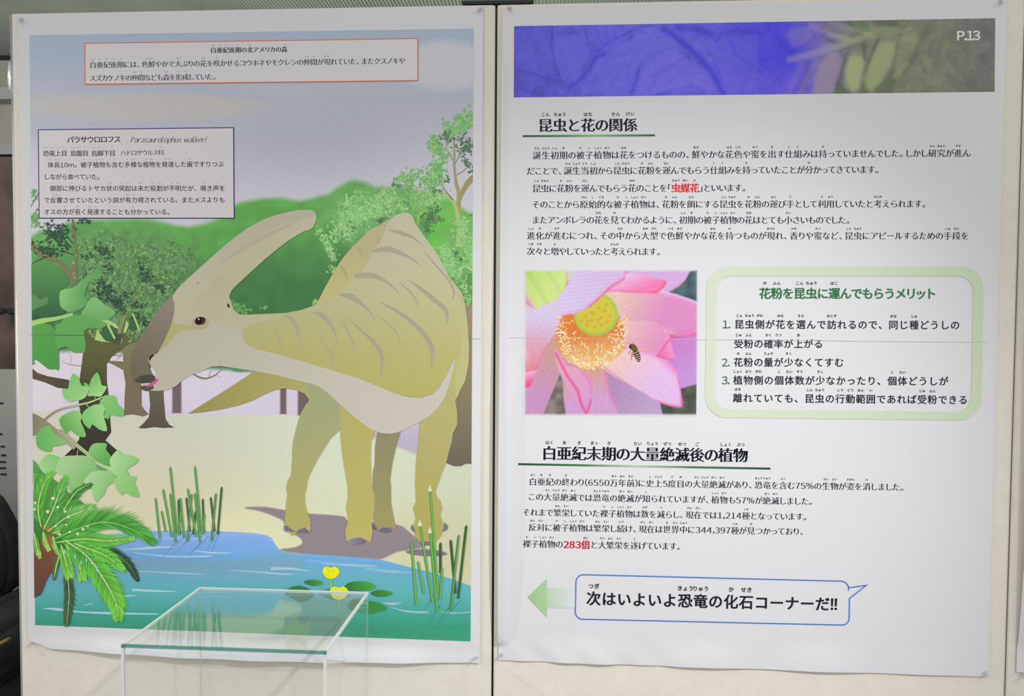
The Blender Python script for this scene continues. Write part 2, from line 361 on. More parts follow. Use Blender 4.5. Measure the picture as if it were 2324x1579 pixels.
def clip_tris(v, f, c, q):
    q = np.asarray(q, float); E = []
    area = sum(q[i][0] * q[(i + 1) % 4][1] - q[(i + 1) % 4][0] * q[i][1] for i in range(4)); sg = 1 if area > 0 else -1
    for i in range(4):
        a, b = q[i], q[(i + 1) % 4]; d = b - a; E.append((a, np.array([-d[1], d[0]]) * sg))
    D = np.stack([(v - a) @ n for a, n in E], 1); ins = D >= -1e-9
    allin = ins[f].all(axis=(1, 2)); out = (~ins[f]).all(axis=1).any(axis=1)
    keep = f[allin]; V = [v]; Cc = [c]; F2 = [keep]; n = len(v)
    for t in f[~allin & ~out]:
        P = [(v[i], c[i]) for i in t]
        for a, nn in E:
            Q = []
            for j in range(len(P)):
                p, pc = P[j]; r, rc = P[(j + 1) % len(P)]; dp, dr_ = (p - a) @ nn, (r - a) @ nn
                if dp >= 0: Q.append((p, pc))
                if (dp >= 0) != (dr_ >= 0):
                    k = dp / (dp - dr_); Q.append((p + (r - p) * k, pc + (rc - pc) * k))
            P = Q
            if len(P) < 3: break
        if len(P) >= 3:
            V.append(np.array([p for p, _ in P])); Cc.append(np.array([cc for _, cc in P])); F2.append(np.array([(n, n + j, n + j + 1) for j in range(1, len(P) - 1)])); n += len(P)
    return np.concatenate(V), np.concatenate(F2).astype(int) if len(F2) else np.zeros((0, 3), int), np.concatenate(Cc)

# ------------------------------------------------------------------ lettering
_G = {}; _cu = bpy.data.curves.new('glyph', 'FONT'); _cu.size = 1; _cu.resolution_u = 3; _go = bpy.data.objects.new('glyph', _cu); COL.objects.link(_go)
FULL = {chr(i): chr(i + 0xFEE0) for i in range(33, 127)}
def glyph(ch):
    if ch in _G: return _G[ch]
    _cu.body = FULL.get(ch, ch); bpy.context.view_layer.update(); me = _go.to_mesh()
    V = np.array([v.co[:2] for v in me.vertices]).reshape(-1, 2); Fc = []
    for p in me.polygons:
        vs = list(p.vertices); Fc += [(vs[0], vs[i], vs[i + 1]) for i in range(1, len(vs) - 1)]
    _go.to_mesh_clear(); Fc = np.array(Fc).reshape(-1, 3)
    N = np.zeros_like(V)
    if len(Fc):
        A = V[Fc[:, 0]]; B = V[Fc[:, 1]]; Cc = V[Fc[:, 2]]; ar = (B[:, 0] - A[:, 0]) * (Cc[:, 1] - A[:, 1]) - (B[:, 1] - A[:, 1]) * (Cc[:, 0] - A[:, 0])
        Fc = Fc[np.abs(ar) > 1e-9]; ar = ar[np.abs(ar) > 1e-9]; Fc[ar < 0] = Fc[ar < 0][:, ::-1]
        # merge coincident points so the outline is closed
        key = {}; mp = np.zeros(len(V), int)
        for i, p in enumerate(np.round(V, 5)): mp[i] = key.setdefault(tuple(p), i)
        Fm = mp[Fc]; es = {}
        for t in Fm:
            for a, b in ((t[0], t[1]), (t[1], t[2]), (t[2], t[0])): es[(a, b)] = es.get((a, b), 0) + 1
        for (a, b) in es:
            if (b, a) not in es:
                d = V[b] - V[a]; l = np.hypot(*d)
                if l > 1e-7: nn = np.array([d[1], -d[0]]) / l; N[a] += nn; N[b] += nn
        L = np.linalg.norm(N, axis=1); ok = L > 1e-6; N[ok] /= L[ok][:, None]; N[ok] *= np.minimum(1.5, 2 / np.maximum(L[ok], 1e-6))[:, None]
        N = N[mp]
    _G[ch] = (V, Fc, N, V[:, 0].min() if len(V) else 0, V[:, 0].max() if len(V) else .5); return _G[ch]
KANA = lambda c: 0x3040 <= ord(c) <= 0x30ff
def adv(c, prop):
    if c == '\u3000': return 1.0
    if c == ' ': return .35
    if ord(c) < 127:
        g = glyph(c); return (g[4] - g[3]) + .12
    if c in '、。': return .70 if prop else 1.0
    if c in '「」': return .5
    if c in 'っゃゅょッャュョ': return (.84 if prop else 1.0)
    if c in 'りしトリノ' : return .82 if prop else 1.0
    if KANA(c): return .93 if prop else 1.0
    return 1.0
def parse(txt):
    """'{漢|かん}字' -> chars, ruby spans, red flags ('<' '>' switch to red)"""
    cs = []; rb = []; red = False; i = 0
    while i < len(txt):
        c = txt[i]
        if c == '{':
            j = txt.index('}', i); b, r = txt[i + 1:j].split('|'); rb.append((len(cs), len(cs) + len(b), r))
            cs += [(x, red) for x in b]; i = j + 1; continue
        if c == '<': red = True
        elif c == '>': red = False
        else: cs.append((c, red))
        i += 1
    return cs, rb
def put(art, ch, x, y, em, ang, ax, ay, col, lay, shear=0, sx=1):
    V, Fc, N, g0, g1 = glyph(ch)
    if len(Fc) == 0: return
    P = V + N * [ax, ay]; P = P * [sx, 1]; P[:, 0] += shear * P[:, 1]
    P = P * em; ca, sa = math.cos(ang), math.sin(ang)
    Q = np.stack([x + P[:, 0] * ca + P[:, 1] * sa, y + P[:, 0] * sa - P[:, 1] * ca], 1)
    art.raw(Q, Fc, ink(np.tile(np.asarray(col, float), (len(Q), 1)), Q[:, 0] * 0 + x, Q[:, 1] * 0 + y), lay)
def text(art, txt, x0, y0, x1, y1, em, ax=0, ay=0, col=(12, 14, 30), prop=True, ruby=None, rdy=0, rax=.01, redw=(.045, .01), shear=0, rcol=None, sx=1):
    cs, rb = parse(txt); A = [adv(c, prop) * (1.12 if r else 1) for c, r in cs]; tot = sum(A); L = math.hypot(x1 - x0, y1 - y0); ang = math.atan2(y1 - y0, x1 - x0)
    s = L / tot; pos = np.concatenate([[0], np.cumsum(A)]) * s; lay = 1
    ux, uy = math.cos(ang), math.sin(ang)
    def at(d, off): return x0 + ux * d - uy * off, y0 + uy * d + ux * off      # off: down
    for i, (c, red) in enumerate(cs):
        if c in ' \u3000': continue
        g = glyph(c); cell = pos[i + 1] - pos[i]; e = em * (1.12 if red else 1)
        if c in '、。': d = pos[i] + .02 * e
        elif c == '「': d = pos[i + 1] - e * 1.0
        elif c == '」': d = pos[i]
        elif ord(c) < 127: d = pos[i] + cell / 2 - e * sx * (g[3] + g[4]) / 2
        else: d = (pos[i] + pos[i + 1]) / 2 - e * .5
        X, Y = at(d, .38 * e)
        if red: put(art, c, X, Y, e, ang, redw[0], redw[1], (215, 45, 55), lay)
        else: put(art, c, X, Y, e, ang, ax, ay, col, lay, shear, sx)
    if ruby:
        for a, b, r in rb:
            ra = [.9 if ch in 'ゃゅょっ' else 1 for ch in r]; span = pos[b] - pos[a]; W = sum(ra) * ruby
            c0 = (pos[a] + pos[b]) / 2; st = c0 - W / 2; d = st
            for ch, q in zip(r, ra):
                e = ruby * (.95); X, Y = at(d + q * ruby / 2 - e * .5, rdy + .38 * e); put(art, ch, X, Y, e, ang, rax, rax, rcol or col, lay); d += q * ruby

# ================================================================== LEFT POSTER
def xf(ox, oy, s):                                   # enlarge-view coordinates -> photo coordinates
    return lambda pts: [(ox + a / s, oy + b / s) for a, b in pts]
PL = empty('dinosaur_poster', 'white poster with a tan crested dinosaur by a blue pond, pinned to left panel', 'poster', (.42, 0, 0))
def pl_link(o, base=(.42, 0, 0)): o.location = (-base[0], -base[1], -base[2]); return o
pl_link(link('paper_sheet', sheet_mesh('paper_sheet', X0L, X1L, Z0L, Z1L, dispL), M_PAPER, PL))
PICT = [(67, 80), (1075, 65), (1068, 1455), (80, 1418)]
hillX = [60, 75, 94, 110, 125, 150, 190, 300, 345, 370, 400, 430, 460, 500, 520, 535, 550, 600, 640, 680, 710, 745, 765, 790, 805, 830, 850, 880, 920, 960, 1000, 1030, 1050, 1080]
hillY = [545, 533, 522, 520, 530, 505, 499, 496, 498, 503, 511, 514, 508, 494, 476, 464, 457, 450, 449, 456, 449, 440, 425, 411, 408, 413, 423, 425, 427, 432, 442, 455, 472, 492]
def smix(a, b, t): return a * (1 - t[:, None]) + b * t[:, None]
def A_(*c): return np.array([c], float)
def pnoise(x, y, s, seed):
    """smooth value noise on a lattice of spacing s"""
    g = np.random.default_rng(seed).random((80, 80)); u = x / s; v = y / s; i = np.floor(u).astype(int) % 79; j = np.floor(v).astype(int) % 79
    fu = u - np.floor(u); fv = v - np.floor(v); fu = fu * fu * (3 - 2 * fu); fv = fv * fv * (3 - 2 * fv)
    return (g[j, i] * (1 - fu) + g[j, i + 1] * fu) * (1 - fv) + (g[j + 1, i] * (1 - fu) + g[j + 1, i + 1] * fu) * fv
def bgfn(x, y):
    n = len(x)
    c = smix(A_(150, 163, 178) + np.zeros((n, 3)), A_(164, 166, 176), sstep(90, 260, y)); c = smix(c, A_(186, 184, 194), sstep(300, 470, y)); c = smix(c, A_(190, 187, 194), sstep(700, 1050, x) * sstep(180, 400, y) * .6)
    for (cx, cy, a, b, col, k) in ((330, 243, 300, 34, (172, 169, 166), .95), (120, 225, 60, 22, (170, 168, 168), .5), (1010, 150, 110, 62, (182, 182, 186), .95), (760, 200, 270, 22, (170, 172, 180), .5), (60, 430, 60, 130, (186, 182, 188), .5)):
        r = ((x - cx) / a) ** 2 + ((y - cy) / b) ** 2; c = smix(c, A_(*col), k * (1 - sstep(.45, 1.25, r)))
    hy = np.interp(x, hillX, hillY)
    g = smix(A_(92, 158, 78) + np.zeros((n, 3)), A_(64, 112, 66), sstep(20, 230, y - hy))
    g = smix(g, A_(84, 142, 84), (1 - sstep(150, 330, x)) * .7 * (1 - sstep(620, 720, y)))
    g = smix(g, A_(98, 178, 70), sstep(930, 990, x) * (1 - sstep(560, 700, y)))
    g = smix(g, A_(84, 150, 72), sstep(960, 1000, x) * sstep(560, 700, y))
    g = smix(g, A_(112, 166, 92), (1 - sstep(0, 26, np.hypot((x - 95) * .6, y - 545))) * .5)
    fl = lambda cx, cy, a, b: np.clip(1.25 - np.hypot((x - cx) / a, (y - cy) / b) + .5 * (pnoise(x, y, 16, 8) - .5), 0, 1)
    g = smix(g, A_(98, 134, 88), np.clip(1.3 * fl(310, 655, 150, 125), 0, .9)); g = smix(g, A_(66, 96, 66), np.clip(fl(310, 655, 150, 125), 0, 1) * (pnoise(x, y, 9, 12) > .62) * .7); g = smix(g, A_(128, 164, 108), np.clip(fl(310, 655, 150, 125), 0, 1) * (pnoise(x, y, 7, 13) > .66) * .7)
    g = smix(g, A_(116, 168, 104), np.clip(fl(850, 490, 120, 85), 0, .65)); g = smix(g, A_(120, 168, 100), np.clip(fl(1055, 570, 45, 120), 0, .7)); g = smix(g, A_(116, 170, 98), np.clip(fl(960, 450, 80, 40), 0, .6))
    g = g * (1 + .10 * (pnoise(x, y, 22, 3) - .5))[:, None]
    c = smix(c, g, sstep(-7, 9, y - hy))
    mb = np.interp(x, [60, 200, 300, 420, 540, 700, 1080], [800, 792, 800, 830, 838, 850, 860])
    mist = smix(A_(200, 192, 206) + np.zeros((n, 3)), A_(186, 178, 194), sstep(80, 150, y - mb))
    mist = smix(mist, A_(206, 196, 204), 1 - sstep(60, 220, x))
    c = smix(c, mist, sstep(-6, 10, y - mb))
    gy = np.interp(x, [60, 120, 200, 430, 700, 1000, 1080], [930, 934, 942, 941, 941, 1050, 1052])
    gr = smix(A_(190, 190, 174) + np.zeros((n, 3)), A_(194, 190, 158), sstep(960, 1180, y))
    gr = smix(gr, A_(212, 220, 192), sstep(350, 900, x) * .9)
    gr = smix(gr, A_(208, 208, 168), sstep(1080, 1250, y) * sstep(300, 600, x))
    return smix(c, gr, sstep(-4, 5, y - gy))
Bz = SD + .0003; CUR[0] = Bz
ill = Art(Bz, PICT); ill.grid(PICT, 320, 440, bgfn)
ILL = ill.build('illustration', PL, 'printed landscape with a tan dinosaur by a blue pond'); pl_link(ILL)
def art(off=0, clip=PICT): return Art(Bz + .0001 + off, clip)

# --- far trees and trunks
a = art()
mist_c = (190, 182, 196)
for (x0, x1, y0, y1) in ((393, 410, 855, 936), (638, 648, 870, 938), (678, 700, 876, 941)):
    for k, c in ((6, (165, 155, 165)), (3, (130, 118, 122)), (0, (104, 92, 92))):
        a.poly([(x0 - k * .5, y0), (x1 + k * .5, y0), (x1 + k * .6, y1 + k * .4), (x0 - k * .6, y1 + k * .4)], c)
    a.build('tree_trunk', ILL); a = art()
a.poly([(277, 770), (345, 755), (360, 800), (330, 860), (322, 880), (322, 920), (330, 932), (338, 940), (325, 945), (300, 940), (282, 943), (283, 900), (285, 870), (280, 840), (262, 830), (245, 822), (248, 818), (280, 820)], ('v', [(740, (120, 128, 84)), (850, (112, 104, 78)), (950, (112, 98, 84))]), cp=(300, 850))
a.build('tree_trunk', ILL); a = art()
a.poly([(338, 886), (372, 886), (372, 900), (376, 950), (384, 963), (396, 970), (370, 971), (350, 969), (330, 972), (314, 971), (326, 960), (338, 946), (341, 920)], ('v', [(880, (98, 94, 74)), (975, (82, 74, 62))]), cp=(355, 930))
a.build('tree_trunk', ILL); a = art()
a.stroke([(438, 848), (455, 857), (472, 858), (490, 850), (503, 838)], [3, 5, 4, 3, 1], (120, 116, 88), 5)
a.stroke([(473, 857), (479, 840)], 2, (150, 140, 140)); a.stroke([(488, 850), (500, 856)], 1.5, (160, 150, 160))
a.poly([(515, 833), (535, 834), (566, 842), (545, 845), (528, 842)], (88, 140, 92))
a.stroke([(140, 818), (152, 825), (170, 829), (186, 830)], [1, 2, 3, 3], (158, 152, 140), 4); a.stroke([(160, 826), (163, 812), (158, 805)], 2, (170, 162, 165))
a.stroke([(248, 808), (262, 806), (276, 808)], 2, (130, 110, 118)); a.stroke([(266, 816), (278, 802)], 1.8, (140, 124, 120))
a.build('twigs', ILL)['kind'] = 'stuff'; a = art()
a.poly([(1052, 690), (1080, 690), (1078, 1053), (1058, 1052), (1046, 1058), (1030, 1058), (1012, 1050), (1026, 1000), (1034, 900), (1045, 860)], ('v', [(680, (150, 134, 104)), (900, (134, 126, 98)), (1060, (112, 106, 92))]), cp=(1060, 880))
a.build('tree_trunk', ILL)

# --- right tree with light leaves
def leaves(a, regions, n, size, cols, lays=6):
    for (x0, y0, x1, y1, w0) in regions: pass
    tot = sum(math.hypot(x1 - x0, y1 - y0) * w for x0, y0, x1, y1, w in regions)
    base = a.k; occ = {}; top = 0
    for (x0, y0, x1, y1, wd) in regions:
        m = max(3, int(n * math.hypot(x1 - x0, y1 - y0) * wd / tot))
        for _ in range(m):
            t = random.random(); r = random.gauss(0, wd * .42); r2 = random.gauss(0, wd * .35)
            x = x0 + (x1 - x0) * t + r; y = y0 + (y1 - y0) * t + r2; s = size * random.uniform(.7, 1.35); th = random.uniform(0, 6.3)
            c = np.array(random.choice(cols), float) * random.uniform(.93, 1.07); P = []
            lay = 0; cell = (int(x // 14), int(y // 14)); near = {l for i in (-1, 0, 1) for j in (-1, 0, 1) for (qx, qy, l) in occ.get((cell[0] + i, cell[1] + j), ()) if abs(qx - x) < size * 3.1 and abs(qy - y) < size * 3.1}
            while lay in near: lay += 1
            occ.setdefault(cell, []).append((x, y, lay)); top = max(top, lay)
            for k in range(3):                       # a sprig of three pointed leaflets
                q = th + (k - 1) * .98; ux, uy = math.cos(q), math.sin(q)
                P = [(x, y), (x + ux * s * .6 - uy * s * .27, y + uy * s * .6 + ux * s * .27), (x + ux * s * 1.25, y + uy * s * 1.25), (x + ux * s * .6 + uy * s * .27, y + uy * s * .6 - ux * s * .27)]
                a.raw(P, [(0, 1, 2), (0, 2, 3)], ink(np.tile(c, (4, 1)), np.full(4, x), np.full(4, y)), base + 1 + lay)
    a.k = base + 1 + top
T6 = xf(900, 230, 4.784)
a = art(.0012)
G1 = [(118, 176, 100), (130, 186, 112), (104, 164, 92)]; G2 = [(150, 196, 132), (140, 190, 120), (128, 182, 110)]; GD = [(84, 118, 84), (72, 104, 74), (96, 132, 92)]
a.poly(T6([(610, 400), (632, 400), (640, 560), (640, 700), (660, 860), (690, 960), (700, 1020), (690, 1250), (672, 1250), (648, 1130), (655, 1000), (632, 900), (612, 700), (618, 560)]), (150, 146, 96))
a.poly(T6([(700, 960), (740, 880), (800, 810), (835, 790), (835, 870), (780, 930), (730, 1010), (700, 1090), (690, 1180), (672, 1100), (680, 1000)]), (146, 142, 92))
a.stroke(T6([(610, 640), (570, 560), (520, 510), (450, 480)]), [3, 3, 2, 1.5], (150, 142, 108), 4)
a.stroke(T6([(545, 530), (540, 470), (530, 400)]), 1.6, (120, 108, 100)); a.stroke(T6([(635, 680), (660, 630), (690, 590)]), 1.8, (120, 108, 104)); a.stroke(T6([(655, 800), (720, 760), (765, 720), (770, 670)]), 1.8, (120, 104, 104))
a.stroke(T6([(640, 420), (620, 350)]), 1.6, (120, 110, 100)); a.stroke(T6([(680, 400), (720, 340), (800, 270), (840, 240)]), [4, 3, 2], (150, 158, 118))
a.stroke(T6([(480, 980), (560, 1020), (620, 1100), (655, 1200), (680, 1400), (660, 1579)]), [4, 6, 8, 9, 10, 10], (160, 180, 112), 5)
a.stroke(T6([(610, 1070), (540, 980), (490, 900), (500, 810)]), [3, 2.2, 1.6, 1], (118, 104, 98), 4)
a.stroke(T6([(230, 1340), (240, 1250), (290, 1190), (360, 1190)]), [3, 3, 2], (150, 180, 110), 4)
a.stroke([(1040, 612), (1056, 604), (1070, 612), (1085, 625)], [5, 5, 6], (172, 196, 140), 4)
a.stroke(T6([(50, 900), (100, 930), (210, 930), (330, 940)]), [2, 3, 3], (150, 170, 128), 4)
a.stroke([(852, 488), (880, 492), (905, 487)], 3, (150, 178, 116), 4)
a.poly([(1040, 620), (1075, 622), (1075, 692), (1052, 690), (1040, 650)], (92, 144, 74))
a.build('bare_branches', ILL)['kind'] = 'stuff'
a = art(.0018)
leaves(a, [(720, 515, 745, 560, 12), (745, 560, 760, 590, 14), (750, 600, 765, 620, 10), (760, 540, 800, 470, 30), (790, 530, 830, 450, 34), (830, 500, 870, 440, 34), (770, 470, 800, 455, 20), (860, 470, 900, 440, 34), (900, 470, 960, 445, 26), (960, 460, 1000, 440, 24), (1010, 560, 1040, 640, 22), (1040, 500, 1070, 600, 26), (1000, 555, 1020, 620, 16), (1050, 640, 1066, 690, 10)], 1500, 4.2, G2)
leaves(a, [(900, 415, 930, 395, 18), (925, 440, 935, 395, 16), (970, 410, 990, 440, 20), (975, 380, 1000, 420, 20), (985, 400, 1010, 350, 22), (970, 320, 1000, 350, 16), (985, 310, 1000, 345, 14), (1012, 275, 1022, 300, 14), (1035, 260, 1045, 285, 14), (1062, 250, 1070, 270, 14), (1025, 300, 1060, 280, 20), (1050, 290, 1070, 270, 16), (950, 385, 960, 410, 14), (1020, 310, 1030, 300, 14)], 620, 4.6, G1)
leaves(a, [(1040, 310, 1066, 330, 20), (1042, 330, 1060, 350, 22), (1060, 345, 1070, 330, 14), (1010, 300, 1020, 320, 12), (1000, 310, 1005, 320, 10), (1048, 365, 1056, 372, 9), (1062, 365, 1072, 395, 10), (1010, 402, 1022, 412, 10), (980, 430, 995, 435, 10), (1068, 480, 1072, 490, 8), (970, 500, 990, 470, 16), (965, 530, 985, 490, 14), (985, 490, 1000, 500, 12), (955, 495, 965, 490, 9), (918, 455, 925, 470, 10), (930, 545, 990, 560, 1), (795, 510, 805, 520, 7), (855, 505, 880, 492, 8), (1030, 570, 1045, 590, 8), (890, 420, 920, 425, 8), (1008, 318, 1018, 300, 8)], 360, 3.8, GD)
leaves(a, [(905, 430, 930, 480, 30), (940, 470, 950, 440, 20)], 120, 3.6, [(112, 166, 92), (126, 180, 104)])
a.build('pale_leaves', ILL)['kind'] = 'stuff'

# --- left forest
a = art(.0012)
C2 = xf(60, 490, 5.264); C3 = xf(60, 740, 6.07); C4 = xf(60, 980, 5.64)
a.poly(C3([(690, -10), (1500, -10), (1620, 60), (1520, 210), (1400, 250), (1180, 420), (1110, 520), (1110, 760), (1130, 900), (1150, 1200), (1170, 1460), (1090, 1570), (1240, 1700), (1360, 1800), (1100, 1790), (690, 1780), (480, 1830), (620, 1700), (730, 1560), (760, 1250), (720, 1040), (740, 700), (760, 560), (780, 400), (800, 200), (720, 60)]), ('v', [(700, (96, 98, 58)), (820, (84, 86, 52)), (900, (64, 62, 46)), (1060, (48, 44, 40))]), cp=(200, 900))
a.poly(C2([(48, 240), (100, 330), (150, 420), (220, 470), (330, 480), (420, 540), (540, 650), (560, 560), (575, 450), (568, 330), (540, 180), (545, 40), (570, 40), (585, 180), (600, 330), (612, 450), (605, 800), (540, 840), (470, 680), (380, 560), (260, 530), (150, 500), (90, 430), (48, 400)]), (112, 110, 78))
a.stroke(C2([(1100, 1420), (1170, 1200), (1260, 1080), (1340, 960), (1420, 880), (1440, 780)]), [9, 9, 8, 6, 4, 3], (124, 134, 84), 4)
a.stroke(C2([(670, 745), (740, 660), (820, 580), (900, 500)]), [3, 2.6, 2], (80, 66, 62)); a.stroke(C2([(480, 240), (560, 330)]), 2.2, (60, 66, 56)); a.stroke(C2([(400, 410), (570, 465)]), 2, (60, 66, 56)); a.stroke(C2([(40, 595), (120, 540), (200, 510)]), 2.2, (56, 58, 46))
a.stroke(C2([(1200, 1230), (1330, 1225), (1430, 1200), (1500, 1170)]), [3, 2.5, 1.5], (74, 80, 52)); a.stroke([(70, 470), (92, 430), (110, 410)], 1.6, (120, 110, 100))
a.poly(C3([(60, 560), (150, 640), (300, 690), (590, 740), (580, 860), (440, 850), (250, 770), (60, 715)]), ('g', 70, 850, (92, 76, 62), 170, 870, (66, 66, 48)))
a.build('dark_tree', ILL)
a = art(.0016)
leaves(a, [(110, 510, 150, 560, 20), (80, 560, 130, 575, 18), (110, 540, 150, 520, 22), (180, 500, 200, 505, 12), (190, 585, 205, 580, 10), (220, 560, 250, 575, 16), (230, 660, 270, 690, 26), (225, 640, 260, 660, 16), (265, 690, 280, 705, 14), (285, 660, 290, 680, 12), (320, 600, 335, 640, 14), (300, 690, 330, 700, 12), (350, 650, 380, 655, 8), (310, 720, 340, 740, 14), (240, 600, 250, 610, 12), (250, 760, 270, 770, 14), (235, 740, 262, 765, 10)], 700, 4, [(48, 76, 60), (42, 66, 54), (60, 92, 64)])
a2 = art(.0014)
leaves(a2, [(190, 560, 280, 560, 30), (200, 600, 330, 600, 40), (200, 640, 340, 650, 46), (260, 560, 320, 570, 26), (340, 590, 420, 570, 26), (350, 620, 400, 640, 30), (380, 560, 430, 585, 18), (280, 700, 360, 680, 34), (330, 720, 300, 770, 24), (250, 720, 210, 760, 16)], 1500, 4.6, [(100, 142, 86), (112, 156, 96), (88, 132, 80), (94, 134, 84), (80, 120, 74), (124, 164, 106)])
leaves(a2, [(205, 560, 215, 620, 12), (90, 510, 70, 500, 14), (75, 450, 85, 430, 10), (70, 500, 95, 480, 12)], 90, 4.6, [(110, 158, 96), (90, 140, 84)])
leaves(a2, [(515, 680, 530, 700, 12), (535, 690, 560, 705, 14), (590, 700, 605, 695, 8), (530, 700, 560, 712, 8)], 90, 4.4, [(104, 158, 88), (88, 140, 76)])
leaves(a2, [(720, 680, 712, 690, 6)], 10, 4.4, [(128, 184, 98)])
a2.build('green_leaves', ILL)['kind'] = 'stuff'; a.build('dark_leaves', ILL)['kind'] = 'stuff'; CUR_CAP = CUR[0]
# big soft-lobed leaves
a = art(.0026)
a.poly(C2([(55, 590), (160, 530), (260, 545), (390, 620), (480, 720), (520, 800), (420, 880), (400, 960), (400, 1050), (470, 1140), (380, 1190), (40, 1240), (45, 600)]), ('v', [(590, (84, 138, 78)), (660, (66, 114, 66)), (700, (54, 98, 62)), (735, (44, 84, 54))]), 4, cp=(110, 680))
a.poly(C2([(45, 945), (120, 960), (170, 1000), (250, 960), (260, 1040), (180, 1080), (45, 1120)]), (84, 130, 80), 4)
a.poly(C2([(570, 850), (700, 740), (800, 660), (900, 640), (890, 740), (760, 790), (700, 960), (740, 1000), (700, 1080), (620, 1130), (520, 1150), (420, 1090), (398, 1000), (410, 900), (470, 870)]), ('g', 138, 660, (128, 180, 112), 185, 680, (88, 148, 84)), 4)
a.poly(C2([(740, 1020), (800, 970), (860, 985), (940, 1060), (1020, 1100), (1070, 1160), (1000, 1230), (930, 1330), (760, 1330), (660, 1200), (700, 1100)]), ('v', [(670, (124, 176, 110)), (745, (92, 152, 84))]), 4, cp=(240, 700))
a.poly(C2([(560, 1180), (760, 1190), (880, 1260), (900, 1320), (760, 1330), (680, 1380), (690, 1579), (695, 1700), (560, 1620), (480, 1560), (420, 1570), (360, 1600), (340, 1480), (380, 1320), (440, 1230)]), ('v', [(710, (96, 156, 84)), (800, (82, 144, 72))]), cp=(160, 760))
a.poly(C3([(60, -40), (180, -60), (330, -20), (400, 60), (395, 160), (440, 300), (455, 450), (450, 600), (400, 590), (310, 590), (230, 530), (130, 460), (60, 470)]), ('g', 70, 720, (88, 152, 72), 130, 800, (72, 142, 68)), 3)
a.poly(C3([(400, 60), (430, -40), (640, -60), (790, 20), (800, 120), (825, 250), (800, 380), (700, 370), (610, 300), (540, 270), (440, 320), (400, 220)]), ('v', [(735, (92, 154, 80)), (800, (84, 148, 78))]), 3)
a.stroke(C2([(45, 1290), (200, 1250), (360, 1225), (560, 1170)]), [12, 11, 9, 6], ('g', 70, 735, (150, 190, 108), 160, 712, (140, 186, 110)), 4)
a.poly(C3([(75, 480), (130, 500), (100, 530), (70, 540)]), (84, 128, 100))
for p in ([(900, 1250), (980, 1240), (1080, 1290), (1120, 1350), (1040, 1330), (960, 1280)], [(960, 1300), (990, 1290), (1070, 1460), (1050, 1475)], [(850, 1350), (880, 1400), (930, 1470), (1010, 1510), (900, 1500), (820, 1480)], [(1260, 1160), (1290, 1170), (1370, 1380), (1340, 1360)], [(1200, 1240), (1230, 1300), (1190, 1400), (1160, 1390)]):
    a.poly(C2(p), (160, 186, 116))
for p in ([(930, 1320), (960, 1310), (1040, 1480), (960, 1500), (900, 1430)], [(1000, 1290), (1090, 1360), (1080, 1410), (1030, 1370)], [(1240, 1240), (1300, 1260), (1320, 1360), (1260, 1380), (1220, 1330)]):
    a.poly(C2(p), (56, 96, 62))
a.build('broad_leaves', ILL)

# --- pond
CUR_TREES = CUR[0]; CUR[0] = Bz + 3 * LAYER
pond = [(60, 1170), (200, 1215), (330, 1206), (360, 1204), (400, 1203), (450, 1204), (500, 1205), (540, 1207), (575, 1209), (605, 1214), (619, 1222), (626, 1236), (634, 1246), (655, 1252), (700, 1257), (760, 1261), (820, 1265), (870, 1271), (920, 1284), (985, 1300), (1030, 1315), (1085, 1335), (1085, 1470), (60, 1470)]
a = art()
a.tone = lambda c: c * np.array([1.03, .965, .925])
a.poly(pond, ('v', [(1160, (150, 180, 226)), (1222, (124, 168, 226)), (1262, (100, 158, 214)), (1300, (96, 166, 198)), (1345, (86, 170, 180)), (1385, (66, 160, 150)), (1425, (52, 146, 120)), (1475, (64, 158, 126))]), cp=(560, 1300))
a.poly([(60, 1300), (110, 1260), (330, 1268), (420, 1272), (500, 1272), (580, 1262), (640, 1254), (700, 1262), (640, 1310), (560, 1318), (430, 1312), (330, 1304), (200, 1300), (60, 1330)], ('v', [(1250, (98, 158, 200)), (1280, (104, 152, 182)), (1335, (96, 166, 190))]), 3, cp=(400, 1290))
a.poly([(480, 1222), (560, 1216), (608, 1222), (625, 1245), (600, 1254), (540, 1262), (470, 1262), (400, 1258), (420, 1240)], ('v', [(1210, (118, 164, 228)), (1265, (102, 160, 216))]), 4, cp=(520, 1240))
wc = (150, 192, 216)
for pts, wd in (([(280, 1247), (340, 1243), (400, 1240)], [1, 5, 1]), ([(300, 1253), (380, 1262), (470, 1262), (480, 1259)], [1, 3, 3, 1]), ([(440, 1249), (480, 1254), (525, 1254)], [1, 4, 1]), ([(300, 1295), (400, 1300), (465, 1303)], [1, 2.4, 1]), ([(300, 1338), (340, 1340), (400, 1342)], [5, 5, 1]), ([(245, 1352), (280, 1352), (310, 1351)], [1, 4, 1]), ([(100, 1380), (130, 1382), (180, 1388), (250, 1391), (360, 1393)], [1, 6, 3, 5, 2]), ([(615, 1290), (660, 1290), (705, 1296)], [8, 5, 1]), ([(520, 1293), (590, 1298), (640, 1302), (668, 1303)], [1, 3, 4, 1]), ([(730, 1279), (800, 1282), (855, 1284)], [1, 5, 3]), ([(830, 1290), (880, 1297), (935, 1298)], [1, 4, 1]), ([(868, 1367), (890, 1370), (912, 1367)], [1, 8, 1]), ([(885, 1377), (920, 1386), (960, 1389), (975, 1388)], [1, 4, 5, 1]), ([(1000, 1388), (1030, 1391), (1068, 1388)], [1, 3, 2]), ([(190, 1373), (205, 1370), (212, 1369)], [1, 2, 1])):
    a.stroke(pts, wd, wc, 5)
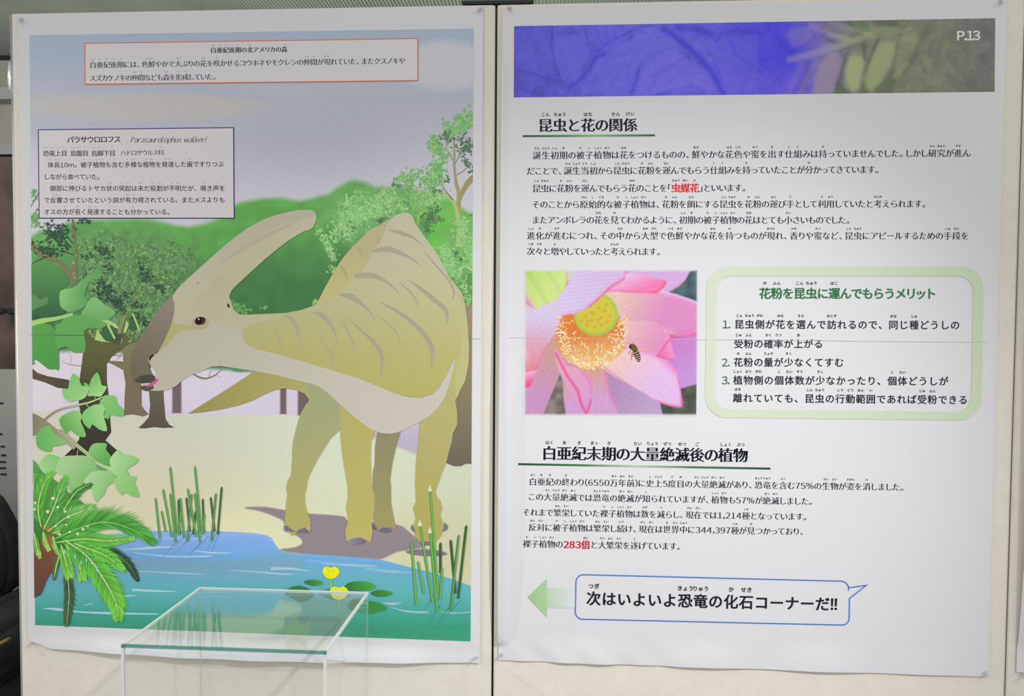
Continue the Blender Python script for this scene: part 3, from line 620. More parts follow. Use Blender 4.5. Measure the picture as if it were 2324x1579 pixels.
for x0, y0, x1, y1 in ((367, 1226, 352, 1236), (398, 1232, 372, 1262), (420, 1215, 395, 1240), (437, 1210, 420, 1236), (432, 1220, 395, 1258), (455, 1232, 428, 1260), (474, 1216, 440, 1250), (490, 1212, 470, 1248), (500, 1205, 480, 1250), (1000, 1372, 950, 1450), (1020, 1378, 980, 1430), (1045, 1362, 1010, 1400), (985, 1350, 960, 1385)):
    a.stroke([(x0, y0), (x1, y1)], [2.6, 1.2], ('v', []) if False else ((92, 138, 186) if y0 < 1300 else (70, 142, 144)))
a.build('pond', ILL)

# --- grey ground shadow drawn under the animal (a printed shape)
a = art(.0034)
sh = [(555, 1152), (600, 1151), (650, 1159), (700, 1166), (760, 1170), (782, 1174), (792, 1182), (850, 1186), (905, 1192), (925, 1205), (945, 1222), (965, 1236), (940, 1246), (905, 1250), (885, 1258), (862, 1268), (820, 1265), (760, 1261), (700, 1257), (655, 1252), (638, 1247), (668, 1243), (684, 1236), (687, 1229), (682, 1220), (664, 1209), (645, 1203), (645, 1182), (612, 1166), (585, 1157)]
S2 = spline(sh, 3); ctr = S2.mean(0)
for e, c in ((2.4, (176, 172, 160)), (1.0, (156, 150, 146)), (-.6, (138, 128, 132))):
    d = S2 - ctr; T = np.roll(S2, -1, 0) - np.roll(S2, 1, 0); T /= np.linalg.norm(T, axis=1)[:, None] + 1e-9; a.poly(S2 + np.stack([T[:, 1], -T[:, 0]], 1) * e, c)
for e, c in ((3, (180, 176, 160)), (1, (150, 146, 140)), (0, (126, 124, 126))): a.ellipse(968, 1254, 46 + e, 7 + e * .6, c, .05)
a.poly(pond[14:22] + [(985, 1306), (870, 1280), (760, 1270), (640, 1258)], ('v', [(1240, (104, 158, 204)), (1310, (96, 158, 200))]), cp=(560, 1300))
a.build('grey_shadow_shape', ILL)

# --- the dinosaur
CUR[0] = max(CUR[0], CUR_TREES); a = art()
a.tone = lambda c: c * np.array([.885, .905, .93]) + np.array([0, 0, 6.])
OLV = ('g', 450, 930, (166, 156, 78), 700, 850, (184, 174, 96))
a.poly([(427, 938), (445, 927), (480, 905), (520, 880), (555, 857), (578, 842), (620, 848), (680, 860), (722, 876), (712, 905), (704, 915), (701, 905), (692, 893), (672, 884), (645, 881), (622, 885), (600, 895), (570, 910), (540, 920), (500, 929), (460, 935)], OLV)
D7 = xf(550, 780, 3.873)
a.poly(D7([(540, 300), (700, 380), (860, 520), (862, 700), (860, 755), (780, 830), (720, 920), (650, 1040), (590, 1160), (570, 1215), (573, 1250), (553, 1310), (552, 1400), (575, 1480), (600, 1560), (600, 1640), (590, 1660), (550, 1610), (490, 1650), (440, 1690), (400, 1640), (372, 1620), (380, 1480), (388, 1380), (398, 1330), (387, 1270), (395, 1215), (430, 1150), (440, 1000), (445, 870), (475, 740), (510, 620), (560, 530), (590, 500), (600, 480), (580, 440)]), ('g', 700, 900, (174, 176, 120), 680, 1180, (190, 180, 98)))
a.poly(D7([(1190, 770), (1395, 765), (1360, 880), (1320, 1050), (1300, 1200), (1308, 1240), (1310, 1400), (1335, 1540), (1355, 1620), (1340, 1630), (1290, 1610), (1200, 1640), (1150, 1540), (1165, 1400), (1145, 1280), (1150, 1120), (1165, 1050), (1168, 900)]), ('g', 880, 980, (158, 150, 106), 870, 1190, (178, 168, 98)))
a.poly(D7([(855, 520), (1000, 640), (1165, 740), (1160, 800), (1135, 860), (1130, 1000), (1140, 1250), (1165, 1340), (1150, 1470), (1140, 1560), (1145, 1650), (1130, 1740), (1060, 1720), (980, 1720), (915, 1730), (905, 1640), (925, 1590), (930, 1530), (912, 1440), (930, 1340), (925, 1240), (900, 1100), (880, 970), (862, 800)]), ('g', 780, 920, (200, 188, 104), 820, 1200, (206, 192, 100)))
a.poly(D7([(1560, 690), (1680, 600), (1760, 480), (1810, 330), (1990, 0), (1985, 200), (1960, 330), (1900, 430), (1872, 500), (1890, 590), (1890, 710), (1850, 790), (1800, 1020), (1740, 1180), (1700, 1290), (1710, 1340), (1745, 1380), (1758, 1450), (1740, 1500), (1760, 1560), (1775, 1620), (1740, 1700), (1700, 1740), (1640, 1745), (1560, 1740), (1520, 1690), (1500, 1610), (1525, 1530), (1502, 1440), (1528, 1380), (1520, 1250), (1525, 1050), (1550, 860)]), ('g', 1000, 850, (208, 200, 124), 975, 1180, (204, 188, 98)))
GT = (122, 116, 124)
a.poly(xf(520, 1140, 7.177)([(905, 380), (930, 370), (985, 405), (1060, 455), (1110, 478), (1040, 480), (960, 460), (915, 430)]), GT); a.poly(xf(520, 1140, 7.177)([(1105, 465), (1150, 430), (1210, 415), (1280, 440), (1310, 465), (1290, 490), (1120, 490)]), GT)
a.poly([(786, 1228), (800, 1221), (818, 1219), (832, 1225), (826, 1233), (806, 1235), (792, 1232)], ('g', 790, 1226, (160, 154, 166), 830, 1230, (118, 110, 126)))
a.poly([(860, 1201), (870, 1196), (884, 1198), (890, 1204), (878, 1208), (866, 1206)], GT); a.poly([(843, 1186), (848, 1190), (856, 1202), (848, 1200)], (110, 104, 118))
a.poly([(936, 1189), (944, 1206), (952, 1209), (936, 1204), (932, 1196)], (130, 130, 140)); a.poly([(1008, 1184), (1017, 1192), (1016, 1201), (1003, 1207), (1008, 1196)], (134, 134, 142)); a.poly([(950, 1228), (975, 1228), (976, 1236), (962, 1238)], (140, 128, 134))
body = [(705, 476), (714, 479), (719, 489), (717, 503), (712, 515), (704, 521), (690, 525), (676, 533), (655, 546), (630, 565), (600, 590), (570, 617), (540, 645), (524, 661), (520, 670), (522, 677), (526, 686), (530, 700), (534, 709), (542, 713), (560, 714), (600, 712), (650, 710), (685, 703), (716, 692), (722, 684), (735, 658), (755, 622), (775, 590), (800, 560), (835, 527), (845, 518), (870, 507), (905, 486), (918, 482), (930, 484), (937, 492), (942, 505), (960, 532), (985, 565), (1005, 598), (1022, 632), (1035, 647), (1048, 663), (1056, 690), (1062, 740), (1065, 790), (1063, 830), (1055, 862), (1045, 885), (1020, 850), (985, 892), (950, 904), (880, 890), (780, 850), (640, 806), (575, 790), (560, 795), (470, 760), (400, 780), (357, 803), (362, 795), (375, 770), (388, 740), (396, 712), (398, 690), (392, 672), (405, 653), (440, 620), (480, 584), (520, 549), (560, 519), (600, 497), (640, 484), (675, 477)]
a.poly(body, ('v', [(470, (204, 196, 160)), (650, (203, 196, 142)), (800, (199, 190, 112)), (910, (198, 188, 96))]), cp=(850, 700))
# top facet of the crest and the head a little greyer
a.poly([(392, 672), (405, 653), (440, 620), (480, 584), (520, 549), (560, 519), (600, 497), (640, 484), (675, 477), (705, 476), (714, 479), (719, 489), (700, 496), (650, 505), (600, 530), (550, 570), (500, 620), (460, 660), (430, 690), (396, 690)], ('g', 420, 640, (197, 189, 150), 560, 560, (193, 183, 146)))
a.poly([(396, 690), (430, 690), (500, 620), (526, 660), (521, 672), (530, 703), (548, 716), (640, 716), (560, 740), (548, 752), (510, 738), (485, 733), (470, 740), (440, 738), (400, 735), (393, 725)], ('g', 420, 700, (197, 189, 148), 540, 640, (192, 182, 142)))
a.stroke([(500, 600), (560, 560), (620, 528), (680, 500)], [1, 10, 8, 1], (188, 177, 142), 5)
# darker left facet of the sail
a.poly([(716, 692), (722, 684), (735, 658), (755, 622), (775, 590), (800, 560), (835, 527), (845, 518), (870, 507), (888, 497), (878, 512), (868, 540), (856, 556), (838, 590), (822, 618), (800, 640), (776, 664), (756, 678)], ('g', 740, 680, (202, 190, 118), 870, 520, (196, 184, 132)))
# lighter right rump rim
a.poly([(1035, 647), (1048, 663), (1056, 690), (1062, 740), (1065, 790), (1063, 830), (1055, 862), (1045, 885), (1036, 905), (1033, 880), (1034, 830), (1046, 800), (1048, 740), (1044, 690)], ('g', 1040, 660, (210, 202, 146), 1050, 880, (210, 204, 128)))
# stripes
st = (184, 172, 138)
B5 = xf(550, 400, 3.873)
for pts, wd in (([(1280, 470), (1400, 500), (1500, 540), (1600, 620)], [2, 10, 6, 1]), ([(1150, 660), (1280, 640), (1400, 680), (1500, 730), (1570, 790)], [6, 14, 9, 5, 1]), ([(990, 880), (1120, 870), (1220, 900), (1310, 960), (1380, 1030)], [8, 14, 9, 5, 1]), ([(860, 1040), (960, 1060), (1060, 1130), (1130, 1200), (1165, 1260)], [6, 14, 8, 5, 1]), ([(620, 1200), (700, 1220), (770, 1290), (820, 1390), (840, 1480)], [3, 12, 9, 5, 1]), ([(360, 1220), (430, 1250), (480, 1330), (500, 1420), (520, 1520)], [2, 10, 8, 4, 1]), ([(1450, 900), (1560, 980), (1680, 1080), (1790, 1180), (1800, 1300)], [1, 6, 11, 10, 2]), ([(1200, 1100), (1350, 1180), (1480, 1270), (1600, 1390), (1670, 1520), (1660, 1680)], [1, 6, 9, 11, 11, 2]), ([(940, 1250), (1040, 1350), (1140, 1440), (1210, 1530), (1230, 1620), (1220, 1770)], [1, 5, 8, 10, 9, 1]), ([(1380, 930), (1460, 1000), (1530, 1090), (1545, 1150)], [1, 4, 4, 1]), ([(870, 1260), (930, 1360), (970, 1460), (990, 1540)], [1, 4, 4, 1]), ([(690, 1420), (740, 1500), (790, 1600), (800, 1700)], [1, 3, 4, 1]), ([(1200, 1230), (1280, 1290), (1360, 1380), (1390, 1470)], [1, 3, 3, 1]), ([(290, 1340), (330, 1440), (350, 1540)], [1, 4, 1]), ([(1590, 650), (1700, 780), (1820, 920), (1860, 1020), (1850, 1080)], [1, 4, 4, 5, 1]), ([(1000, 620), (1040, 660), (1050, 700)], [4, 7, 1]), ([(1180, 520), (1200, 560), (1190, 600)], [4, 6, 1]), ([(860, 780), (900, 840), (920, 900)], [3, 9, 3])):
    a.stroke(B5(pts), wd, st if pts[0][0] not in (1000, 1180, 860) or pts[0][1] == 1040 else (190, 174, 108), 5)
# far side of the muzzle
a.poly([(391, 671), (397, 690), (396, 712), (388, 740), (375, 770), (362, 795), (352, 803), (340, 812), (338, 830), (350, 855), (354, 862), (330, 868), (310, 866), (300, 855), (296, 835), (301, 800), (318, 770), (340, 733), (370, 690)], ('g', 385, 690, (150, 134, 112), 320, 850, (116, 106, 76)))
a.poly([(306, 862), (318, 853), (340, 849), (352, 853), (354, 862), (346, 868), (326, 869), (308, 866)], (78, 74, 56))
a.poly([(320, 870), (348, 870), (352, 880), (338, 887), (326, 884)], (206, 196, 176)); a.poly([(320, 877), (334, 874), (350, 875), (346, 884), (334, 887), (324, 884)], (92, 84, 60), 3)
a.poly([(331, 876), (345, 868), (356, 860), (361, 859), (360, 864), (350, 873), (340, 877)], (206, 92, 132), 3)
# cream face, throat and belly
CR = ('g', 420, 800, (202, 194, 162), 900, 920, (206, 196, 170))
a.poly([(337, 818), (341, 809), (348, 804), (357, 802), (368, 793), (380, 783), (390, 770), (400, 758), (412, 751), (430, 748), (455, 748), (468, 745), (476, 736), (486, 733), (510, 738), (535, 744), (547, 750), (551, 762), (556, 775), (563, 784), (580, 791), (640, 806), (700, 824), (760, 842), (810, 857), (850, 873), (890, 890), (925, 901), (955, 903), (980, 896), (997, 880), (1012, 856), (1025, 830), (1034, 812), (1030, 835), (1022, 865), (1010, 900), (994, 925), (975, 943), (950, 958), (925, 971), (905, 980), (885, 984), (865, 982), (845, 975), (820, 958), (795, 937), (770, 915), (745, 892), (725, 877), (705, 870), (660, 859), (620, 849), (580, 842), (540, 836), (500, 830), (480, 832), (455, 843), (432, 851), (415, 862), (400, 876), (380, 885), (358, 887), (340, 886), (350, 882), (349, 874), (358, 866), (361, 860), (356, 858), (352, 842), (344, 830)], CR)
a.poly([(341, 808), (348, 803), (352, 805), (345, 812), (341, 820), (339, 815)], (40, 36, 34))
a.ellipse(456, 731, 20, 14, (188, 170, 132), -.1); a.ellipse(455, 728, 12.5, 9, (36, 28, 22), -.2); a.ellipse(461, 730, 5, 6, (96, 58, 30), -.2); a.ellipse(455, 728, 6, 6.4, (14, 12, 12)); a.ellipse(452, 724, 1.8, 1.8, (225, 225, 220))
a.poly([(516, 688), (520, 690), (523, 698), (517, 697)], (50, 44, 48)); a.poly([(517, 684), (526, 688), (530, 700), (524, 698)], (190, 178, 140))
a.stroke([(500, 812), (501, 826), (500, 830)], 1, (170, 166, 140))
a.stroke([(449.6, 641), (450.8, 642.2), (449.6, 643.4), (448.4, 642.2)], .7, (60, 60, 60), 3, True)
a.build('dinosaur', ILL, 'tan crested dinosaur with a cream throat and grey stripes')

# --- water lilies
a = art(.0046)
LG = (62, 138, 66); LD = (52, 118, 58)
def pad(pts, c): a.poly(pts, c, 5)
pad([(690, 1320), (702, 1315), (720, 1315), (734, 1321), (728, 1327), (708, 1328)], ('g', 700, 1325, (44, 108, 52), 720, 1315, (72, 152, 66)))
pad([(782, 1330), (797, 1320), (820, 1318), (842, 1322), (854, 1331), (842, 1338), (815, 1340), (790, 1338)], ('g', 790, 1338, (44, 116, 50), 830, 1320, (78, 160, 70)))
pad([(842, 1345), (858, 1338), (880, 1340), (892, 1345), (878, 1352), (855, 1352)], ('g', 850, 1350, (48, 116, 58), 880, 1340, (74, 146, 68)))
pad([(646, 1343), (665, 1330), (690, 1330), (712, 1345), (706, 1357), (685, 1364), (665, 1358)], LD)
pad([(722, 1345), (745, 1336), (780, 1338), (800, 1345), (790, 1352), (770, 1360), (750, 1358), (735, 1352)], (70, 128, 74))
pad([(790, 1372), (805, 1358), (835, 1362), (862, 1368), (879, 1380), (862, 1386), (840, 1391), (815, 1388), (797, 1382)], ('g', 795, 1375, (58, 128, 70), 860, 1380, (60, 142, 62)))
a.stroke([(751, 1312), (751, 1336)], 5.5, (120, 186, 110)); a.stroke([(769, 1358), (769, 1382)], 4.5, (126, 180, 104))
for cx, cy, s in ((751.5, 1299, 1.0), (770, 1345, 1.08)):
    a.poly([(cx - 19 * s, cy - 4 * s), (cx - 14 * s, cy - 13 * s), (cx - 5 * s, cy - 13 * s), (cx, cy - 11 * s), (cx + 8 * s, cy - 14 * s), (cx + 17 * s, cy - 9 * s), (cx + 19 * s, cy), (cx + 12 * s, cy + 10 * s), (cx, cy + 14 * s), (cx - 12 * s, cy + 10 * s)], ('g', cx, cy - 12, (232, 232, 40), cx, cy + 14, (222, 216, 20)), 4)
    a.stroke([(cx - 8 * s, cy - 12 * s), (cx - 5 * s, cy - 4 * s), (cx, cy - 2), (cx + 5 * s, cy - 4 * s), (cx + 7 * s, cy - 12 * s)], 1.4, (206, 198, 24), 4)
    a.stroke([(cx, cy + 13 * s), (cx - 7 * s, cy)], 1, (214, 208, 30))
a.build('water_lilies', ILL)['kind'] = 'stuff'

# --- reeds
a = art(.0050)
RG = (92, 156, 78); RL = (110, 182, 88); RD = (70, 100, 70)
for x0, y0, x1, y1, c in ((424, 1130, 432, 1205, RD), (445, 1160, 439, 1212, RD), (461, 1133, 464, 1208, RD), (479, 1129, 488, 1205, RD), (406, 1134, 409, 1212, RD), (354, 1131, 364, 1222, RG), (368, 1160, 377, 1205, RG), (371, 1111, 391, 1218, RG), (387, 1060, 403, 1208, RG), (387, 1121, 400, 1230, RG), (410, 1131, 419, 1220, RG), (411, 1160, 406, 1213, RG), (436, 1122, 426, 1228, (96, 146, 84)), (427, 1110, 446, 1217, RG), (443, 1060, 458, 1205, RG), (443, 1120, 455, 1230, RG), (465, 1166, 461, 1212, RG), (491, 1121, 481, 1226, (92, 142, 82)), (504, 1106, 495, 1212, (66, 104, 66)),
                          (1000, 1232, 1000, 1300, RD), (1023, 1226, 1034, 1345, RD), (1059, 1193, 1040, 1357, (72, 112, 68)), (934, 1229, 945, 1372, RL), (949, 1274, 962, 1346, RL), (976, 1112, 994, 1345, RL), (953, 1192, 982, 1366, RL), (976, 1205, 992, 1385, RL), (1004, 1288, 999, 1360, RL), (1042, 1215, 1023, 1382, (104, 162, 92))):
    wd = 6 if x0 > 900 else 4.8; dx = wd * .32
    a.stroke([(x0, y0 - 2), (x0 + (x1 - x0) * .04, y0 + 3), (x1, y1)], [2, wd, wd], tuple(v * .80 for v in c)); a.stroke([(x0 + dx * .4, y0), (x1 + dx * .5, y1)], wd * .55, c)
for x, y in ((386.5, 1056), (442.5, 1054)): a.poly([(x - 1.6, y + 4), (x, y - 4), (x + 1.6, y + 4)], (196, 200, 140))
for x, y in ((976, 1108), (953, 1187), (976, 1203)): a.poly([(x - 4, y + 5), (x - 3.5, y - 1), (x, y - 8), (x + 3.5, y - 1), (x + 4.5, y + 5), (x, y + 7)], (214, 218, 196), 3)
a.build('reeds', ILL)['kind'] = 'stuff'

# --- vine with lobed leaves
a = art(.0054)
a.poly(C3([(65, 1185), (150, 1220), (260, 1290), (400, 1400), (560, 1500), (700, 1640), (660, 1700), (500, 1560), (380, 1490), (250, 1420), (70, 1530)]), ('g', 70, 950, (120, 112, 92), 170, 1000, (150, 156, 120)))
a.stroke([(135, 975), (170, 1005), (205, 1033), (240, 1055), (258, 1068)], [9, 9, 8, 7, 6], ('g', 140, 980, (146, 152, 118), 255, 1065, (176, 194, 134)), 4)
a.stroke(C3([(255, 1285), (360, 1200), (480, 1140), (620, 1105), (740, 1080), (900, 1040), (1060, 970)]), [4.5, 4.5, 4.5, 4.5, 5, 4, 2], ('g', 110, 945, (140, 130, 110), 230, 900, (172, 204, 136)), 4)
for p, q in (((950, 1000), (955, 960)), ((830, 1070), (870, 1120)), ((725, 1060), (725, 1010)), ((1000, 1000), (1040, 1020))): a.stroke(C3([p, q]), 1.6, (168, 198, 130))
a.stroke([(178, 1021), (176, 1034)], 1.4, (180, 200, 150)); a.stroke([(70, 992), (88, 992)], 1.3, (150, 180, 110))
def lf(pts, c, f=C3, sm=3): a.poly(f(pts), c, sm)
lf([(800, 775), (860, 800), (870, 830), (810, 830)], (108, 168, 96))
lf([(650, 650), (700, 680), (740, 740), (775, 820), (870, 830), (860, 910), (820, 980), (740, 1020), (680, 1020), (600, 1042), (530, 990), (505, 930), (500, 870), (510, 855), (580, 862), (590, 800), (620, 700)], ('g', 150, 850, (112, 178, 98), 190, 900, (140, 192, 122)), sm=2)
lf([(975, 632), (1010, 680), (1030, 740), (1045, 810), (1115, 828), (1090, 890), (1050, 950), (1010, 970), (930, 960), (850, 962), (870, 900), (875, 820), (900, 730)], ('g', 205, 850, (108, 172, 92), 240, 890, (150, 200, 128)), sm=2)
lf([(1080, 955), (1150, 950), (1235, 965), (1250, 1060), (1330, 1130), (1355, 1230), (1240, 1235), (1160, 1215), (1140, 1280), (1060, 1245), (1090, 1190), (1095, 1120), (1010, 1080), (1040, 1010)], ('g', 235, 900, (124, 184, 108), 280, 940, (106, 172, 92)), sm=2)
lf([(960, 1075), (1040, 1085), (1100, 1140), (1065, 1220), (1100, 1330), (1118, 1445), (1010, 1420), (915, 1350), (880, 1415), (790, 1330), (770, 1240), (800, 1170), (880, 1110)], ('g', 190, 950, (112, 178, 96), 235, 930, (150, 196, 132)), sm=2)
lf([(650, 1160), (740, 1170), (775, 1250), (755, 1310), (810, 1430), (822, 1525), (720, 1510), (595, 1420), (570, 1480), (500, 1400), (462, 1310), (480, 1250), (560, 1200)], ('g', 142, 970, (88, 156, 74), 185, 940, (134, 186, 112)), sm=2)
lf([(320, 1370), (350, 1385), (360, 1430), (420, 1500), (560, 1590), (470, 1640), (350, 1660), (360, 1720), (250, 1720), (160, 1660), (140, 1540), (170, 1450), (240, 1390)], ('g', 85, 1010, (92, 162, 84), 150, 990, (122, 178, 104)), sm=2)
lf([(860, 150), (960, 138), (1040, 150), (1025, 220), (1085, 300), (1110, 400), (1060, 440), (900, 370), (820, 290), (805, 230)], ('g', 210, 1010, (124, 184, 106), 245, 1050, (84, 152, 74)), C4, 2)
lf([(1185, 225), (1240, 285), (1330, 295), (1445, 342), (1380, 420), (1285, 480), (1320, 540), (1230, 590), (1120, 560), (1090, 450), (1070, 370), (1110, 290)], ('g', 255, 1040, (160, 200, 140), 300, 1050, (126, 182, 106)), C4, 2)
lf([(1140, 560), (1290, 545), (1350, 560), (1415, 575), (1390, 650), (1420, 720), (1450, 828), (1350, 815), (1255, 765), (1240, 812), (1170, 740), (1140, 660), (1110, 620)], ('g', 260, 1080, (142, 192, 122), 310, 1120, (122, 176, 102)), C4, 2)
lf([(290, 280), (380, 300), (440, 340), (400, 430), (380, 520), (270, 560), (180, 480), (175, 400), (220, 330)], ('g', 90, 1060, (150, 196, 130), 140, 1040, (122, 178, 104)), C4, 3)
lf([(460, 320), (600, 300), (800, 310), (900, 420), (900, 500), (760, 620), (700, 740), (620, 790), (560, 750), (530, 620), (440, 540), (380, 500), (400, 420)], ('g', 140, 1050, (156, 190, 138), 190, 1100, (120, 172, 100)), C4, 3)
lf([(850, 510), (980, 490), (1110, 510), (1150, 600), (1040, 690), (1000, 790), (940, 850), (900, 900), (860, 800), (840, 690), (740, 640), (790, 560)], ('g', 195, 1090, (160, 196, 140), 260, 1120, (118, 172, 98)), C4, 3)
a.poly(C4([(900, 410), (960, 440), (1040, 480), (1030, 495), (940, 490)]), (84, 150, 84)); a.poly(C4([(1130, 545), (1170, 570), (1160, 580)]), (64, 130, 64))
a.build('vine_with_lobed_leaves', ILL)

# --- cycad
a = art(.0060)
a.poly([(66, 1050), (100, 1072), (130, 1092), (160, 1120), (200, 1150), (215, 1190), (190, 1220), (150, 1262), (110, 1262), (66, 1262)], ('g', 80, 1060, (84, 146, 66), 90, 1240, (54, 104, 46)), 3)
a.poly([(70, 1225), (120, 1225), (138, 1250), (134, 1275), (128, 1295), (115, 1302), (105, 1320), (98, 1340), (92, 1350), (84, 1352), (78, 1358), (70, 1358)], ('g', 90, 1260, (110, 72, 52), 90, 1350, (84, 62, 50)))
a.poly([(100, 1190), (112, 1182), (122, 1192), (126, 1204), (112, 1206), (102, 1200)], (158, 110, 44), 3); a.poly([(105, 1215), (118, 1215), (122, 1245), (108, 1240)], (142, 92, 50), 3)
def frond(path, L, n, c0, c1, wl=3.2, spread=1.0, side=(1, 1), rach=(176, 206, 120), rw=2.4, jit=.12):
    P = spline(path, 12, False); s = np.concatenate([[0], np.cumsum(np.linalg.norm(np.diff(P, axis=0), axis=1))]); tt = np.linspace(.06, 1, n) * s[-1]
    X = np.interp(tt, s, P[:, 0]); Y = np.interp(tt, s, P[:, 1]); G = np.gradient(np.stack([X, Y], 1), axis=0); G /= np.linalg.norm(G, axis=1)[:, None]
    k0 = a.k
    for i in range(n):
        u = i / (n - 1); l = L * (math.sin(math.pi * (.18 + .78 * u)) ** .6) * random.uniform(1 - jit, 1 + jit); c = np.array(c0) * (1 - u) + np.array(c1) * u; c = c * random.uniform(.86, 1.12)
        for sd, k in ((1, side[0]), (-1, side[1])):
            if not k: continue
            ang = math.atan2(G[i, 1], G[i, 0]) + sd * (1.15 - .55 * u) * spread; dx, dy = math.cos(ang), math.sin(ang); ll = l * k
            b0 = (X[i] - dy * wl * .35, Y[i] + dx * wl * .35); b1 = (X[i] + dy * wl * .35, Y[i] - dx * wl * .35)
            m0 = (X[i] + dx * ll * .45 - dy * wl * .55, Y[i] + dy * ll * .45 + dx * wl * .55); m1 = (X[i] + dx * ll * .45 + dy * wl * .55, Y[i] + dy * ll * .45 - dx * wl * .55)
            v = [b0, m0, (X[i] + dx * ll, Y[i] + dy * ll), m1, b1]
            a.raw(v, [(0, 1, 4), (1, 3, 4), (1, 2, 3)], ink(np.array([c * .86, c, c * 1.1, c, c * .86]), np.full(5, X[i]), np.full(5, Y[i])), k0 + 1 + (i % 7) + (0 if sd > 0 else 7))
    a.k = k0 + 14; a.stroke(P, [rw, rw, .8], rach)
DG = (52, 84, 52); DG2 = (66, 92, 52); BG = (96, 172, 62); MG = (76, 152, 60); TG = (70, 140, 66)
frond([(152, 1290), (158, 1340), (156, 1380), (152, 1418)], 26, 26, (70, 84, 48), (66, 88, 56), 3.6, .62, rach=(110, 170, 160))
frond([(225, 1240), (262, 1255), (292, 1280), (313, 1314)], 26, 24, DG, (48, 70, 54), 3.6, .6, rach=(90, 130, 90))
frond([(140, 1250), (130, 1280), (124, 1312)], 16, 10, (62, 104, 58), (60, 100, 60), 4, .5)
frond([(70, 1160), (76, 1120), (80, 1080)], 30, 14, (56, 110, 50), MG, 5, .6)
frond([(95, 1195), (88, 1150), (100, 1100), (118, 1075)], 36, 18, MG, (92, 166, 66), 5, .55)
frond([(100, 1200), (120, 1160), (135, 1120), (150, 1085)], 34, 18, TG, (92, 162, 74), 5, .55)
frond([(120, 1200), (150, 1150), (175, 1115), (205, 1098)], 34, 20, MG, (60, 120, 60), 5, .7, side=(1, .5))
frond([(110, 1205), (150, 1175), (185, 1160), (212, 1150)], 34, 20, TG, (120, 176, 96), 5, .7)
frond([(120, 1210), (160, 1195), (190, 1178), (206, 1160)], 26, 14, (90, 160, 70), (130, 184, 104), 6, .6)
frond([(120, 1225), (180, 1198), (240, 1184), (300, 1200), (344, 1228)], 62, 44, MG, (72, 146, 62), 4.4, .55, side=(.75, 1.0), rach=(120, 178, 90), rw=3)
frond([(130, 1230), (190, 1222), (240, 1226), (300, 1222)], 34, 26, MG, (108, 184, 72), 6, .5)
frond([(140, 1235), (150, 1270), (158, 1300)], 40, 16, (98, 172, 60), (112, 182, 66), 7, .35)
frond([(150, 1235), (178, 1270), (186, 1305)], 44, 16, BG, (108, 180, 62), 7, .35)
frond([(150, 1225), (200, 1262), (232, 1305), (262, 1360), (270, 1400)], 50, 46, MG, (112, 186, 66), 5.4, .75, rach=(180, 216, 150), rw=2.6)
frond([(170, 1232), (205, 1245), (245, 1262), (280, 1290)], 30, 22, (88, 166, 62), BG, 7, .6)
frond([(78, 1205), (84, 1235), (92, 1262)], 20, 12, (84, 150, 56), (148, 190, 92), 6, .4)
frond([(100, 1205), (104, 1225), (112, 1245)], 18, 8, (110, 168, 66), (150, 196, 98), 5, .4); frond([(122, 1215), (126, 1235), (134, 1255)], 16, 8, (96, 160, 60), (134, 188, 84), 5, .4)
for x, y, s in ((137, 1211, 4), (160, 1206, 3.6), (178, 1210, 4), (190, 1200, 4), (201, 1193, 3), (157, 1172, 4), (152, 1190, 3), (128, 1193, 3), (133, 1150, 4), (122, 1130, 5), (82, 1140, 4), (80, 1155, 4), (110, 1160, 5), (150, 1160, 4)):
    a.poly([(x - s, y), (x - s * .2, y - s * .8), (x + s, y - s * .3), (x + s * .3, y + s)], (204, 202, 160))
for x, y in ((148, 1252), (172, 1262), (186, 1275), (198, 1270), (210, 1275), (222, 1290)): a.poly([(x - 2, y), (x, y - 6), (x + 2, y), (x, y + 7)], (150, 190, 216))
a.build('cycad', ILL, 'green feathery cycad with a brown trunk')

# --- caption boxes
CUR[0] = CUR_CAP
PB = art(.0075, None)
def capbox(q, fill, edge, wd, name, txt):
    a = art(.0072, None); a.poly(q, fill); a.stroke(q, wd, edge, 0, True); b = a.build(name, PL); pl_link(b); return b
bx = capbox([(194, 99), (948.5, 88), (948.5, 183), (194, 191.5)], (188, 185, 187), (214, 104, 66), 2.2, 'orange_framed_caption', 0)
a = art(.0076, None); DK = (14, 17, 24)
text(a, '{白|はく}{亜|あ}{紀|き}{後|こう}{期|き}の{北|きた}アメリカの{森|もり}', 478, 114.6, 653, 112.4, 14.2, .028, -.002, DK, True, 4.3, -11, 0)
text(a, '{白|はく}{亜|あ}{紀|き}{後|こう}{期|き}には、{色鮮|いろあざ}やかで{大|おお}ぶりの{花|はな}を{咲|さ}かせるコウホネやモクレンの{仲|なか}{間|ま}が{現|あらわ}れていた。またクスノキや', 204, 148, 920, 138.4, 16, .018, -.010, DK, True, 4.8, -12.5, 0)
text(a, 'スズカケノキの{仲|なか}{間|ま}なども{森|もり}を{形|けい}{成|せい}していた。', 204, 178, 494, 174.4, 16, .018, -.010, DK, True, 4.8, -12.5, 0)
a.build('lettering', bx)
bx = capbox([(88, 295), (530.5, 290), (532, 495), (90, 495)], (188, 184, 184), (44, 44, 92), 2, 'blue_framed_caption', 0)
a = art(.0076, None)
text(a, 'パラサウロロフス', 153, 317.4, 275, 316.2, 17, .02, .008, DK, False)
text(a, 'Parasaurolophus walkeri', 297, 317.2, 468, 317, 17.0, .01, -.016, (34, 34, 40), True, shear=.26, sx=.80)
for t, xa, xb in (('{恐|きょう}{竜|りゅう}{上|じょう}{目|もく}', 98.3, 153.6), ('{鳥|ちょう}{盤|ばん}{目|もく}', 160.7, 201.5), ('{鳥|ちょう}{脚|きゃく}{下|か}{目|もく}', 208, 263)): text(a, t, xa, 348.6, xb, 347.6, 14.4, .016, .002, DK, False, 4.0, -13, 0)
